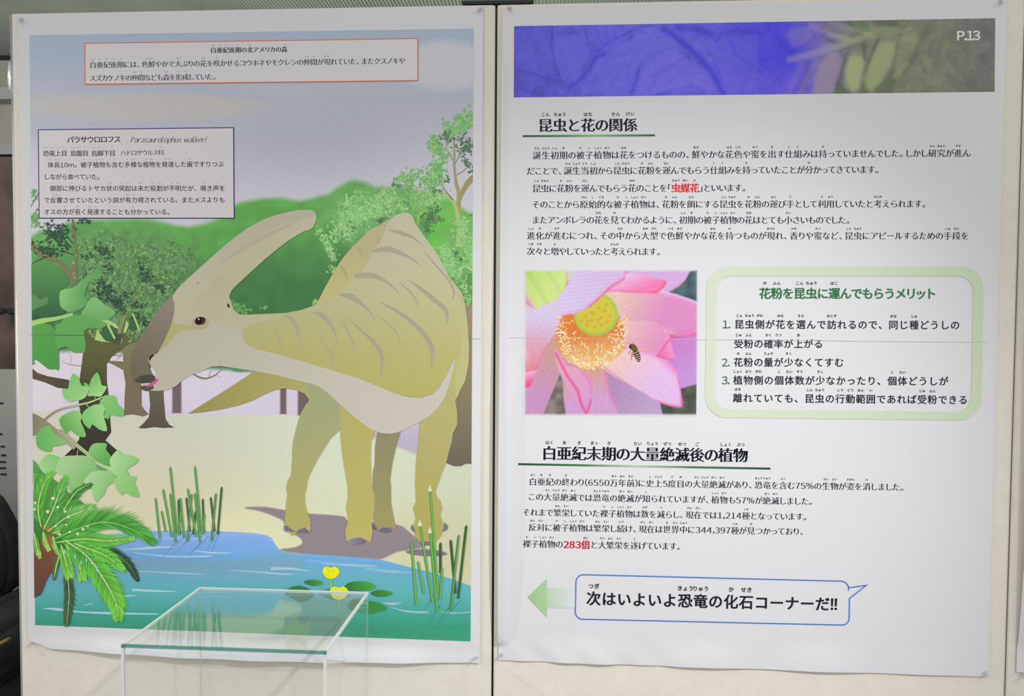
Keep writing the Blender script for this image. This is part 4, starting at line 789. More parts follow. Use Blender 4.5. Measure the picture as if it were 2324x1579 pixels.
text(a, 'ハドロサウルス{科|か}', 274.5, 347.4, 373, 346, 14, .008, -.008, DK, True, 4.2, -12.6, 0)
for t, xa, ya, xb, yb in (('{体|たい}{長|ちょう}10m。{被|ひ}{子|し}{植物|しょくぶつ}も{含|ふく}む{多|た}{様|よう}な{植物|しょくぶつ}を{発達|はったつ}した{歯|は}ですりつぶ', 109, 374.6, 509, 372.5), ('しながら{食|た}べていた。', 100.5, 401.4, 235, 401.2), ('{頭|とう}{部|ぶ}に{伸|の}びるトサカ{状|じょう}の{突|とっ}{起|き}は{未|いま}だ{役|やく}{割|わり}が{不|ふ}{明|めい}だが、{鳴|な}き{声|こえ}を', 113.8, 427.6, 512, 427.4), ('で{反響|はんきょう}させていたという{説|せつ}が{有|ゆう}{力|りょく}{視|し}されている。またメスよりも', 100.5, 454.4, 511.5, 453.4), ('オスの{方|ほう}が{長|なが}く{発|はっ}{達|たつ}することも{分|わ}かっている。', 100.4, 480.8, 394, 481)):
    text(a, t, xa, ya, xb, yb, 14.2, .012, .008, DK, False, 4.3, -12, 0)
a.build('lettering', bx)
a = art(.0080, None); a.stroke([(71, 759.7), (330, 762.5), (700, 766), (1068, 768.4)], .9, (96, 100, 74)); a.stroke([(1070, 768.4), (1092, 768.6)], .8, (176, 176, 180))
pl_link(a.build('fold_crease', PL))

# ================================================================== RIGHT POSTER
PR = empty('insect_and_flower_poster', 'white text poster with blue header band and a pink lotus photograph', 'poster', (1.29, 0, 0))
def pr_link(o): o.location = (-1.29, 0, 0); return o
pr_link(link('paper_sheet', sheet_mesh('paper_sheet', X0R, X1R, Z0R, Z1R, dispR), M_PAPER, PR))
CUR[0] = Bz
def rart(): return Art(0, None)
def inpoly(x, y, P):
    P = np.asarray(P, float); r = np.zeros(len(x), bool); j = len(P) - 1
    for i in range(len(P)):
        xi, yi = P[i]; xj, yj = P[j]
        if yi != yj:
            c = ((yi > y) != (yj > y)) & (x < (xj - xi) * (y - yi) / (yj - yi) + xi); r ^= c
        j = i
    return r
def blur(img, n):
    for ax in (0, 1):
        for _ in range(n):
            p = np.concatenate([np.take(img, [0], ax), img, np.take(img, [-1], ax)], ax); m = img.shape[ax]
            img = (np.take(p, range(m), ax) + 2 * np.take(p, range(1, m + 1), ax) + np.take(p, range(2, m + 2), ax)) / 4
    return img
def dist_line(x, y, P):
    d = np.full(x.shape, 1e9)
    for (x0, y0), (x1, y1) in zip(P[:-1], P[1:]):
        dx, dy = x1 - x0, y1 - y0; t = np.clip(((x - x0) * dx + (y - y0) * dy) / (dx * dx + dy * dy + 1e-9), 0, 1); d = np.minimum(d, np.hypot(x - x0 - dx * t, y - y0 - dy * t))
    return d

# --- header band: soft printed photograph fading from violet blue leaves to grey olive leaves
HQ = [(1167, 59.5), (2258.5, 41.5), (2257, 208), (1166, 221)]
HB = xf(1120, 0, 3.873); HC = xf(1720, 0, 3.848)
dark_l = [(HB(p), w_, k) for p, w_, k in (
    ([(520, 220), (505, 380), (540, 560), (590, 700)], 4, .8), ([(980, 480), (900, 500), (850, 590), (780, 690), (660, 770)], 6, 1), ([(190, 590), (350, 650), (480, 690), (600, 720)], 4, .8),
    ([(900, 260), (930, 340), (970, 390), (1100, 330), (1250, 250), (1400, 215)], 4, .8), ([(1000, 380), (900, 460)], 5, .8), ([(970, 460), (1080, 500), (1220, 450), (1300, 430)], 2.5, .7),
    ([(1500, 260), (1600, 330), (1740, 440), (1860, 560), (1940, 680), (2020, 830)], 13, 1.2), ([(1620, 240), (1800, 260), (1900, 300)], 16, .9), ([(1280, 270), (1400, 330), (1530, 310)], 3, .7),
    ([(1260, 640), (1290, 560), (1420, 460), (1560, 430)], 4, .8), ([(1210, 830), (1260, 700), (1280, 600)], 4, .9), ([(1400, 680), (1500, 600), (1620, 540), (1720, 500)], 5, .9),
    ([(940, 830), (1030, 750), (1110, 600), (930, 580)], 2.5, .6), ([(1180, 700), (1170, 580), (1240, 520)], 3, .7), ([(1440, 830), (1600, 790), (1720, 760), (1850, 800)], 9, 1), ([(1360, 800), (1430, 700), (1600, 560)], 4, .8),
    ([(1500, 760), (1600, 680), (1700, 600), (1760, 560)], 3.5, .7), ([(1730, 740), (1770, 650), (1850, 640)], 3, .7), ([(1950, 370), (2000, 300), (2100, 270), (2320, 280)], 5, .8), ([(1880, 440), (1960, 560), (2020, 720)], 4, .6),
    ([(2060, 330), (2130, 480), (2320, 620)], 7, .9), ([(2180, 760), (2240, 690), (2324, 700)], 5, .8), ([(280, 240), (300, 330), (370, 390)], 2, .5), ([(1060, 240), (1065, 330), (1110, 360)], 2.5, .6), ([(560, 310), (720, 280)], 3, .6), ([(800, 260), (830, 400), (870, 480)], 3, .6), ([(1000, 300), (985, 240)], 2.5, .6), ([(570, 470), (700, 450), (760, 500)], 2, .4), ([(200, 720), (260, 790), (420, 820)], 3, .6))]
lite_l = [(HC(p), w_, k) for p, w_, k in (
    ([(280, 520), (440, 480), (640, 420), (830, 360), (960, 300)], 9, .9), ([(470, 230), (600, 270), (760, 330)], 9, .7), ([(620, 300), (700, 320), (800, 340)], 5, .6), ([(640, 210), (800, 250), (960, 280)], 7, .5), ([(860, 240), (1000, 280)], 10, .5),
    ([(600, 470), (570, 640), (560, 800)], 22, .5), ([(850, 520), (830, 640), (830, 740)], 19, .9), ([(1110, 470), (1040, 600), (980, 720)], 22, .75), ([(1000, 330), (1180, 290), (1330, 250)], 5, .4), ([(1100, 360), (1200, 350), (1380, 330)], 14, .35), ([(1300, 560), (1200, 670)], 8, .4), ([(1470, 500), (1500, 600)], 8, .35), ([(330, 280), (420, 300)], 26, .35), ([(380, 560), (320, 700), (260, 820)], 10, .4), ([(500, 540), (430, 680), (370, 820)], 7, .4), ([(1650, 380), (1620, 480)], 8, .25))]
dk2 = [(HC(p), w_, k) for p, w_, k in (
    ([(930, 400), (930, 520)], 5, .9), ([(1060, 340), (990, 480), (930, 660)], 5, .8), ([(780, 480), (740, 600), (690, 730)], 6, .7), ([(1240, 300), (1200, 480), (1170, 620)], 6, .5), ([(1490, 230), (1430, 330), (1380, 470), (1280, 620)], 9, .5), ([(800, 200), (880, 270), (930, 320)], 7, .8), ([(1040, 190), (1180, 200)], 10, .7), ([(620, 350), (700, 390)], 5, .7), ([(560, 250), (680, 280), (780, 330)], 3.5, .7), ([(470, 620), (400, 760)], 4, .5), ([(520, 500), (610, 500)], 3, .6), ([(1530, 380), (1490, 500)], 7, .35), ([(1600, 330), (1570, 500)], 6, .3), ([(740, 430), (860, 380)], 4, .6), ([(1180, 640), (1190, 720)], 10, .5))]
def headfn(x, y):
    t = (x - 1166) / 1092; n = len(x); z = np.zeros((n, 3))
    c = A_(84, 82, 186) + z; c = smix(c, A_(96, 94, 204), sstep(.05, .25, t)); c = smix(c, A_(70, 66, 206), sstep(.36, .56, t)); c = smix(c, A_(104, 88, 206), sstep(.30, .5, t) * sstep(130, 205, y) * .7)
    c = smix(c, A_(112, 104, 160), sstep(.57, .66, t)); c = smix(c, A_(112, 116, 96), sstep(.63, .74, t)); c = smix(c, A_(104, 104, 98), sstep(.84, .98, t))
    c = c * (1 + .14 * (pnoise(x, y, 26, 5) - .5) + .10 * (pnoise(x, y, 9, 6) - .5))[:, None]
    for P, w_, k in dark_l:
        d = dist_line(x, y, P); c = smix(c, A_(58, 58, 186), np.clip(k * .62 * np.exp(-(d / (w_ * .55)) ** 2), 0, 1))
    for P, w_, k in dk2:
        d = dist_line(x, y, P); c = smix(c, A_(78, 82, 76), np.clip(k * .75 * np.exp(-(d / w_) ** 2), 0, 1))
    lc = smix(A_(132, 122, 206) + z, A_(146, 154, 118), sstep(1830, 1930, x)); lc = smix(lc, A_(142, 128, 168), (sstep(1760, 1830, x) * (1 - sstep(1850, 1900, x))))
    for P, w_, k in lite_l:
        d = dist_line(x, y, P); c = smix(c, lc, np.clip(k * .75 * np.exp(-(d / w_) ** 3), 0, 1))
    rr = np.sin(x * .9 + y * .55) * .5 + .5; c = c * (1 + .05 * rr * np.exp(-(((x - 1560) / 70) ** 2 + ((y - 180) / 40) ** 2)))[:, None]
    return c
def softmask(P, nx, ny, x, y, b=3): return blur(inpoly(x, y, P).astype(float).reshape(ny, nx), b).ravel()
def headfull(x, y, nx=500, ny=78):
    c = headfn(x, y); t = (x - 1166) / 1092
    rx, ry = x * .8 + y * .6, y * .8 - x * .6
    net = np.exp(-((pnoise(rx, ry * .6, 11, 21) - .5) / .05) ** 2) + .7 * np.exp(-((pnoise(rx, ry, 6, 22) - .5) / .07) ** 2)
    c = smix(c, A_(60, 60, 180), np.clip(net, 0, 1) * .20 * (1 - sstep(.5, .62, t)))
    for pts, col, k in (([(620, 470), (540, 560), (490, 700), (480, 840), (640, 840), (690, 700), (740, 520), (700, 450)], (146, 132, 150), .65), ([(800, 490), (760, 600), (770, 720), (830, 805), (880, 770), (905, 640), (930, 540), (900, 500)], (150, 160, 116), .8),
                        ([(1060, 370), (1000, 500), (955, 640), (945, 740), (990, 775), (1060, 740), (1120, 650), (1180, 520), (1200, 380)], (140, 150, 108), .7), ([(1240, 330), (1210, 480), (1190, 660), (1200, 700), (1300, 560), (1360, 440), (1400, 330), (1380, 260)], (132, 138, 108), .45),
                        ([(250, 300), (300, 250), (420, 240), (480, 300), (420, 380), (300, 420)], (120, 112, 186), .5), ([(960, 300), (1040, 300), (1180, 290), (1240, 240), (1080, 230)], (132, 148, 106), .5), ([(650, 830), (700, 700), (780, 790), (830, 830)], (84, 98, 70), .8), ([(1000, 800), (1150, 640), (1190, 740), (1180, 830), (1000, 830)], (88, 100, 78), .7), ([(880, 830), (920, 680), (950, 780), (1000, 830)], (88, 100, 74), .7), ([(500, 190), (640, 200), (770, 300), (700, 300), (560, 240)], (116, 108, 112), .5), ([(760, 190), (960, 190), (990, 290), (880, 260)], (92, 112, 82), .6)):
        c = smix(c, A_(*col), k * softmask(HC(pts), nx, ny, x, y))
    for pts, col, k in (([(540, 320), (800, 290), (850, 470), (720, 720), (600, 680), (540, 560)], (100, 98, 208), .5), ([(200, 260), (500, 250), (500, 420), (540, 650), (300, 640), (190, 580)], (94, 94, 200), .4), ([(1000, 470), (1100, 400), (1300, 300), (1560, 300), (1640, 420), (1260, 620), (1180, 830), (760, 830), (900, 560)], (104, 100, 212), .45), ([(1300, 620), (1560, 440), (1720, 520), (1900, 640), (1960, 800), (1260, 830)], (112, 104, 214), .5), ([(1900, 460), (2000, 330), (2324, 300), (2324, 830), (2060, 830)], (98, 92, 216), .5), ([(820, 240), (980, 240), (1060, 330), (960, 440), (880, 420)], (92, 92, 204), .4)):
        c = smix(c, A_(*col), k * softmask(HB(pts), nx, ny, x, y))
    return c
a = rart(); a.grid(HQ, 500, 78, headfull); HEAD = a.build('header_band', PR, 'violet blue to olive header band printed with leaves'); pr_link(HEAD)
a = rart(); text(a, 'P.13', 2173, 81, 2223.5, 80, 28, .024, .010, (224, 220, 216), True); a.build('page_number', HEAD, 'white page number P.13')

# --- heading rules
NV = (12, 14, 34); GRD = (44, 88, 62)
def rule(x0, y0, x1, y1, th, mid, cm):
    a = rart(); m = [(x0 + (x1 - x0) * t, y0 + (y1 - y0) * t) for t in (0, mid - .22, mid, mid + .22, 1)]; cs = [(44, 70, 66), (72, 124, 74), cm, (72, 126, 76), (38, 84, 64)]
    for i in range(4):
        p, q = m[i], m[i + 1]; a.poly([p, q, (q[0], q[1] + th), (p[0], p[1] + th)], ('g', p[0], p[1], cs[i], q[0], q[1], cs[i + 1]), lay=1)
    pr_link(a.build('heading_rule', PR))
rule(1186.5, 306.8, 1486.5, 304.8, 4.4, .55, (120, 164, 110)); rule(1176, 1050.6, 1748.5, 1060.8, 4.6, .47, (196, 214, 176))

# --- lettering
def block(name, lines, label=None):
    a = rart()
    for l in lines: text(a, *l[:6], **l[6])
    return pr_link(a.build(name, PR, label))
H = dict(ax=.034, ay=-.004, col=NV, ruby=10.2, rdy=-24.5, rax=.02)
block('heading_text', [('{昆|こん}{虫|ちゅう}と{花|はな}の{関|かん}{係|けい}', 1221.5, 284.6, 1447, 283, 33, H)], 'bold dark heading over a green rule at the top')
H2 = dict(ax=.034, ay=-.004, col=NV, ruby=9.6, rdy=-24, rax=.02)
block('heading_text', [('{白|はく}{亜|あ}{紀|き}{末|まっ}{期|き}の{大|たい}{量|りょう}{絶|ぜつ}{滅|めつ}{後|ご}の{植|しょく}{物|ぶつ}', 1230, 1027.6, 1697.5, 1033, 34.5, H2)], 'bold dark heading over a green rule lower down')
b = dict(ax=.016, ay=-.013, col=NV, ruby=6.3, rdy=-16.2, rax=.022)
block('body_text', [
    ('{誕|たん}{生|じょう}{初|しょ}{期|き}の{被|ひ}{子|し}{植|しょく}{物|ぶつ}は{花|はな}をつけるものの、{鮮|あざ}やかな{花|はな}{色|いろ}や{蜜|みつ}を{出|だ}す{仕|し}{組|く}みは{持|も}っていませんでした。しかし{研|けん}{究|きゅう}が{進|すす}ん', 1209, 352.6, 2203, 347.2, 19.6, b),
    ('だことで、{誕|たん}{生|じょう}{当|とう}{初|しょ}から{昆|こん}{虫|ちゅう}に{花|か}{粉|ふん}を{運|はこ}んでもらう{仕|し}{組|く}みを{持|も}っていたことが{分|わ}かってきています。', 1195.5, 388, 1999, 384.6, 19.6, b),
    ('{昆|こん}{虫|ちゅう}に{花|か}{粉|ふん}を{運|はこ}んでもらう{花|はな}のことを「<{虫|ちゅう}{媒|ばい}{花|か}>」といいます。', 1208.5, 427.6, 1697, 426, 19.6, dict(b, rdy=-17.2)),
    ('そのことから{原|げん}{始|し}{的|てき}な{被|ひ}{子|し}{植|しょく}{物|ぶつ}は、{花|か}{粉|ふん}を{餌|えさ}にする{昆|こん}{虫|ちゅう}を{花|か}{粉|ふん}の{運|はこ}び{手|て}として{利|り}{用|よう}していたと{考|かんが}えられます。', 1207.5, 464, 2106, 462.4, 19.6, b),
    ('またアンボレラの{花|はな}を{見|み}てわかるように、{初|しょ}{期|き}の{被|ひ}{子|し}{植|しょく}{物|ぶつ}の{花|はな}はとても{小|ちい}さいものでした。', 1207.5, 499, 1933, 499.2, 19.6, b),
    ('{進|しん}{化|か}が{進|すす}むにつれ、その{中|なか}から{大|おお}{型|がた}で{色|いろ}{鮮|あざ}やかな{花|はな}を{持|も}つものが{現|あらわ}れ、{香|かお}りや{蜜|みつ}など、{昆|こん}{虫|ちゅう}にアピールするための{手|しゅ}{段|だん}を', 1195.5, 534.6, 2199, 535, 19.6, b),
    ('{次|つぎ}{々|つぎ}と{増|ふ}やしていったと{考|かんが}えられます。', 1195.5, 570, 1503, 570.8, 19.6, b)], 'seven lines of dark body text with one red term')
b2 = dict(b, ruby=6.0, rdy=-15.4)
block('body_text', [
    ('{白|はく}{亜|あ}{紀|き}の{終|お}わり(6550{万|まん}{年|ねん}{前|まえ})に{史|し}{上|じょう}5{度|ど}{目|め}の{大|たい}{量|りょう}{絶|ぜつ}{滅|めつ}があり、{恐|きょう}{竜|りゅう}を{含|ふく}む75%の{生|せい}{物|ぶつ}が{姿|すがた}を{消|け}しました。', 1200, 1092.4, 2056, 1105.4, 18.8, b2),
    ('この{大|たい}{量|りょう}{絶|ぜつ}{滅|めつ}では{恐|きょう}{竜|りゅう}の{絶|ぜつ}{滅|めつ}が{知|し}られていますが、{植|しょく}{物|ぶつ}も57%が{絶|ぜつ}{滅|めつ}しました。', 1198, 1126.8, 1849, 1137.4, 18.8, b2),
    ('それまで{繁|はん}{栄|えい}していた{裸|ら}{子|し}{植|しょく}{物|ぶつ}は{数|かず}を{減|へ}らし、{現|げん}{在|ざい}では1,214{種|しゅ}となっています。', 1186, 1161.8, 1836, 1172.4, 18.8, b2),
    ('{反|はん}{対|たい}に{被|ひ}{子|し}{植|しょく}{物|ぶつ}は{繁|はん}{栄|えい}し{続|つづ}け、{現|げん}{在|ざい}は{世|せ}{界|かい}{中|じゅう}に344,397{種|しゅ}が{見|み}つかっており、', 1199, 1196, 1828, 1206, 18.8, b2),
    ('{裸|ら}{子|し}{植|しょく}{物|ぶつ}の<283{倍|ばい}>と{大|だい}{繁|はん}{栄|えい}を{遂|と}げています。', 1186, 1233.4, 1549, 1239.6, 18.8, b2)], 'five lines of dark body text with a red number')

# --- lotus photograph
LQ = [(1189, 611), (1585, 610), (1580, 944), (1186, 943)]
LX = xf(1170, 590, 4.267)
def lotus_image(nx, ny):
    u, v = np.meshgrid(np.linspace(0, 1, nx), np.linspace(0, 1, ny)); q = np.array(LQ, float); U, Vv = u[..., None], v[..., None]
    P = q[0] * (1 - U) * (1 - Vv) + q[1] * U * (1 - Vv) + q[2] * U * Vv + q[3] * (1 - U) * Vv
    X = (P[..., 0] - 1170) * 4.267; Y = (P[..., 1] - 590) * 4.267; x, y = X.ravel(), Y.ravel(); n = len(x); z = np.zeros((n, 3))
    img = A_(206, 140, 176) + z
    for dk, dc in (([(1400, 330), (1480, 305), (1560, 260), (1690, 110), (1740, 60), (1800, 60), (1800, 430), (1560, 340)], (50, 76, 82)), ([(1400, 1360), (1620, 1430), (1590, 1240), (1800, 1190), (1800, 1540), (1400, 1540)], (66, 74, 62)), ([(250, 1540), (440, 1080), (500, 1540)], (118, 106, 100))):
        mk = inpoly(x, y, dk); img[mk] = np.array(dc) * (1 + .5 * (pnoise(x[mk], y[mk], 60, 4) - .5))[:, None]
    def shape(pts, fn, sm=4, edge=None):
        nonlocal img
        S = spline(pts, sm) if sm else np.array(pts, float); m = inpoly(x, y, S)
        c = fn(x[m], y[m]) if callable(fn) else np.tile(np.array(fn, float), (m.sum(), 1))
        if edge:
            for el, ec, ew in edge: d = dist_line(x[m], y[m], el); c = smix(c, A_(*ec), .9 * np.exp(-(d / ew) ** 2))
        img[m] = c
    def lg(x0, y0, c0, x1, y1, c1, vein=None):
        def f(x, y):
            t = np.clip(((x - x0) * (x1 - x0) + (y - y0) * (y1 - y0)) / ((x1 - x0) ** 2 + (y1 - y0) ** 2), 0, 1); c = smix(A_(*c0) + np.zeros((len(x), 3)), A_(*c1), t)
            if vein:
                vx, vy, fr, k = vein; s = np.sin((x * vx + y * vy) * fr + 1.5 * pnoise(x, y, 200, 9)); c = c * (1 - .55 * k * np.clip(s - .4, 0, 1) / .6)[:, None]
            return c
        return f
    HP = (240, 62, 120)
    shape([(1480, 700), (1760, 690), (1790, 900), (1790, 1190), (1600, 1246), (1450, 1230), (1300, 1100), (1250, 900), (1350, 760)], lg(1480, 720, (206, 110, 190), 1700, 1150, (196, 144, 222), (.15, 1, .16, .08)), 0, [([(1600, 1246), (1790, 1200)], (226, 100, 150), 8), ([(1500, 740), (1790, 690)], (206, 82, 140), 26)])
    shape([(1000, 60), (1740, 60), (1690, 110), (1650, 190), (1580, 260), (1480, 310), (1300, 310), (1060, 220)], lg(1100, 90, (206, 160, 206), 1600, 200, (204, 160, 216), (.3, 1, .1, .04)), 0, [([(1740, 60), (1650, 190), (1540, 280)], (214, 120, 160), 10)])
    shape([(840, 330), (1000, 280), (1200, 300), (1420, 296), (1560, 330), (1790, 410), (1790, 690), (1660, 730), (1560, 735), (1480, 715), (1400, 640), (1200, 640), (1050, 600), (950, 460)], lg(950, 420, (228, 190, 170), 1400, 600, (218, 128, 186), (.35, 1, .12, .06)), 0, [([(1420, 296), (1560, 330), (1790, 410)], (232, 190, 230), 26), ([(1790, 690), (1560, 735)], (236, 110, 170), 22), ([(1050, 640), (1500, 700)], (230, 150, 180), 40)])
    shape([(960, 560), (1100, 590), (1300, 590), (1400, 620), (1480, 700), (1490, 800), (1420, 900), (1380, 930), (1200, 880), (1060, 850), (1000, 700)], lg(1000, 620, (232, 190, 180), 1400, 800, (224, 134, 186)), 3, [([(1400, 620), (1480, 700), (1490, 800)], (234, 110, 170), 16)])
    shape([(90, 1260), (215, 1060), (300, 840), (400, 700), (440, 900), (430, 1100), (330, 1340), (250, 1530), (60, 1530), (60, 1300)], lg(380, 760, (206, 150, 120), 200, 1300, (206, 142, 196), (1, .45, .12, .05)), 0)
    shape([(880, 1050), (1100, 1170), (1280, 1290), (1400, 1380), (1430, 1530), (960, 1530), (900, 1300)], lg(900, 1150, (180, 130, 178), 1300, 1450, (190, 160, 210), (.3, -1, .1, .05)), 0)
    shape([(470, 1150), (640, 1040), (820, 1000), (890, 1120), (920, 1300), (980, 1400), (1000, 1530), (490, 1530), (460, 1300)], lg(700, 1060, (222, 150, 130), 760, 1350, (216, 158, 214), (1, .1, .09, .05)), 0, [([(880, 1100), (920, 1300), (980, 1420)], (226, 120, 180), 20)])
    shape([(390, 850), (440, 930), (500, 1020), (620, 1050), (690, 1120), (735, 1200), (740, 1330), (720, 1430), (688, 1498), (620, 1420), (540, 1300), (470, 1180), (410, 1050), (385, 940)], lg(560, 1060, (232, 160, 190), 650, 1400, (226, 150, 220), (.8, -.6, .12, .05)), 3, [([(390, 900), (500, 1120), (600, 1260), (640, 1400), (690, 1495), (740, 1340)], HP, 12), ([(640, 1080), (720, 1180), (742, 1300)], (232, 120, 190), 12)])
    shape([(830, 1010), (950, 930), (1100, 850), (1250, 860), (1400, 920), (1500, 1000), (1570, 1100), (1600, 1250), (1612, 1420), (1480, 1410), (1350, 1360), (1250, 1290), (1100, 1210), (930, 1110)], lg(950, 960, (244, 200, 190), 1350, 1200, (234, 190, 240), (.75, -.6, .07, .03)), 3, [([(1400, 920), (1500, 1000), (1570, 1100), (1600, 1250), (1614, 1422), (1480, 1408), (1350, 1362)], (244, 92, 160), 13), ([(850, 1030), (1100, 1212), (1350, 1362)], (226, 130, 170), 8), ([(1150, 830), (1400, 930), (1560, 1080)], (238, 140, 200), 40)])
    shape([(1400, 620), (1460, 670), (1495, 740), (1520, 850), (1542, 972), (1440, 955), (1358, 935), (1420, 850), (1450, 760), (1440, 690)], lg(1380, 930, (240, 90, 160), 1500, 860, (240, 140, 200), (.2, 1, .1, .06)), 0, [([(1358, 935), (1440, 955), (1542, 972)], HP, 9), ([(1500, 760), (1358, 935)], (238, 70, 140), 10)])
    shape([(80, 60), (490, 60), (500, 180), (470, 290), (420, 370), (320, 420), (205, 475), (150, 430), (90, 330)], lg(120, 110, (170, 212, 96), 320, 300, (200, 222, 124), (1, -.7, .03, .08)), 0, [([(90, 330), (150, 440)], (226, 170, 160), 30), ([(490, 60), (500, 180)], (206, 206, 160), 16)])
    shape([(500, 60), (720, 60), (560, 170), (505, 210)], (206, 196, 188), 0)
    shape([(640, 60), (1090, 60), (1080, 130), (1060, 185), (930, 260), (860, 330), (770, 410), (690, 480), (600, 520), (500, 545), (440, 545), (415, 430), (425, 350), (470, 290), (540, 180)], lg(480, 400, (212, 196, 236), 900, 200, (212, 176, 222), (.12, 1, .17, .16)), 0, [([(1085, 90), (1060, 185), (930, 260), (860, 330), (770, 410), (690, 480)], HP, 16), ([(690, 480), (560, 530), (440, 545)], (224, 150, 200), 26)])
    shape([(1062, 128), (1160, 130), (1290, 165), (1380, 185), (1440, 195), (1468, 212), (1440, 260), (1370, 320), (1200, 322), (1040, 310), (900, 300), (960, 250), (1060, 190)], lg(1080, 150, (228, 182, 224), 1150, 310, (240, 110, 170), (.25, 1, .13, .08)), 0, [([(1440, 195), (1466, 212), (1420, 270), (1370, 318), (1300, 322)], (244, 64, 104), 15), ([(900, 300), (1040, 310), (1300, 316)], (236, 92, 150), 12)])
    shape([(60, 420), (120, 440), (205, 475), (300, 420), (430, 372), (446, 460), (440, 560), (390, 680), (330, 780), (290, 850), (230, 980), (212, 1045), (160, 960), (60, 800)], lg(200, 560, (214, 198, 232), 200, 980, (232, 140, 160), (1, -.28, .19, .15)), 0, [([(430, 372), (446, 470), (400, 660), (300, 830)], (224, 186, 224), 16), ([(310, 820), (215, 1045)], (244, 60, 100), 12), ([(60, 440), (150, 480)], (214, 190, 190), 30)])
    shape([(60, 1080), (210, 1050), (170, 1160), (140, 1220), (60, 1245)], lg(100, 1100, (240, 170, 210), 130, 1220, (246, 50, 100)), 0)
    shape([(60, 780), (160, 950), (212, 1045), (190, 1070), (60, 1090)], lg(60, 900, (232, 186, 196), 150, 1060, (228, 124, 134), (1, -.4, .1, .1)), 0)
    shape([(455, 545), (560, 530), (640, 650), (760, 700), (960, 600), (1000, 560), (1050, 660), (1052, 800), (1030, 900), (900, 1000), (800, 1030), (690, 1060), (560, 1010), (470, 950), (420, 860), (395, 720), (420, 620)], lg(700, 700, (222, 112, 30), 720, 1000, (244, 196, 120), (1, .3, .1, .10)), 3)
    e = ((x - 778) / 214) ** 2 + ((y - 525) / 208) ** 2; edge_top = (x - 560) / (900 - 560); ytop = np.interp(x, [560, 690, 770, 860, 1000], [530, 480, 415, 335, 300]); m = (e < 1) & (y > ytop)
    pc = smix(A_(200, 192, 34) + z, A_(158, 190, 56), sstep(.62, .86, e)); img[m] = pc[m]
    for dx, dy in ((805, 460), (860, 490), (880, 430), (910, 540), (735, 510), (760, 520), (680, 545), (740, 580), (800, 575), (830, 560), (640, 585), (885, 600), (832, 628), (765, 650), (693, 632), (700, 590)):
        k = np.exp(-(((x - dx) / 17) ** 2 + ((y - dy) / 14) ** 2)); img = smix(img, A_(206, 140, 50), np.clip(k * 1.0, 0, 1) * m)
    img = img.reshape(ny, nx, 3); img = blur(img, 2)
    # soft faded border of the print
    ed = np.minimum(np.minimum(X - 84 + (Y > 800) * 4, 1768 - X), np.minimum(Y - 92, 1506 - Y)); al = sstep(-2, 30, ed.ravel())[:, None]
    pg = Lp(P[..., 0].ravel(), P[..., 1].ravel())[:, None] * np.ones((1, 3)); return P.reshape(-1, 2), img.reshape(-1, 3) * al + pg * (1 - al)
nx, ny = 330, 278
PP, LI = lotus_image(nx, ny); LI = LI * .86 + 27
a = rart(); a.grid(LQ, nx, ny, lambda x, y: LI); LOT = a.build('flower_photograph', PR, 'printed photograph of a pink lotus with a yellow seed pod'); pr_link(LOT)
a = rart()                                           # stamens
k0 = a.k
for i in range(460):
    t = random.uniform(-.15, 1.12) * math.pi; r = random.uniform(.72, 1.0) if random.random() < .8 else random.uniform(.4, .75); cx = 735 + math.cos(t) * 330 * r; cy = 640 + math.sin(t) * 410 * r
    if cy < 560 or ((cx - 778) / 218) ** 2 + ((cy - 525) / 212) ** 2 < 1 or (cx < 480 and cy < 560): continue
    an = t + random.uniform(-.9, .9); l = random.uniform(10, 22); b_ = random.uniform(-.5, .5)
    pts = [(cx, cy), (cx + math.cos(an) * l, cy + math.sin(an) * l), (cx + math.cos(an + b_) * l * 1.9, cy + math.sin(an + b_) * l * 1.9)]
    a.stroke(LX(pts), [.8, 2.3, 1.9], random.choice([(250, 226, 184), (244, 208, 158), (252, 236, 206), (236, 180, 110)]), 3, lay=k0 + 1 + i % 120)
a.k = k0 + 120
a.build('stamens', LOT)['kind'] = 'stuff'
a = rart(); BX = LX
a.poly(BX([(1180, 850), (1240, 860), (1330, 890), (1240, 880), (1190, 880)]), (224, 170, 160))
a.stroke(BX([(1110, 870), (1095, 915)]), 1, (120, 80, 60)); a.stroke(BX([(1130, 890), (1120, 965)]), 1.6, (190, 96, 60)); a.stroke(BX([(1125, 890), (1140, 930)]), 2.2, (196, 110, 70)); a.stroke(BX([(1105, 815), (1078, 803)]), .6, (90, 70, 60)); a.stroke(BX([(1135, 812), (1136, 792)]), .6, (90, 70, 60))
a.poly(BX([(1112, 812), (1150, 815), (1172, 838), (1182, 865), (1165, 888), (1138, 885), (1118, 865), (1100, 848)]), (104, 86, 50), 4); a.ellipse(*BX([(1112, 840)])[0], 2.8, 3.6, (56, 42, 36))
a.poly(BX([(1142, 885), (1175, 872), (1200, 900), (1210, 940), (1205, 980), (1188, 986), (1160, 950), (1145, 915)]), (70, 52, 38), 4)
for i, (p, q) in enumerate((((1146, 904), (1186, 884)), ((1152, 924), (1200, 908)), ((1160, 944), (1206, 930)), ((1172, 962), (1206, 950)), ((1182, 976), (1203, 968)))): a.stroke(BX([p, q]), 1.5, (214, 196, 150))
a.build('bee', LOT, 'small striped bee beside the stamens')

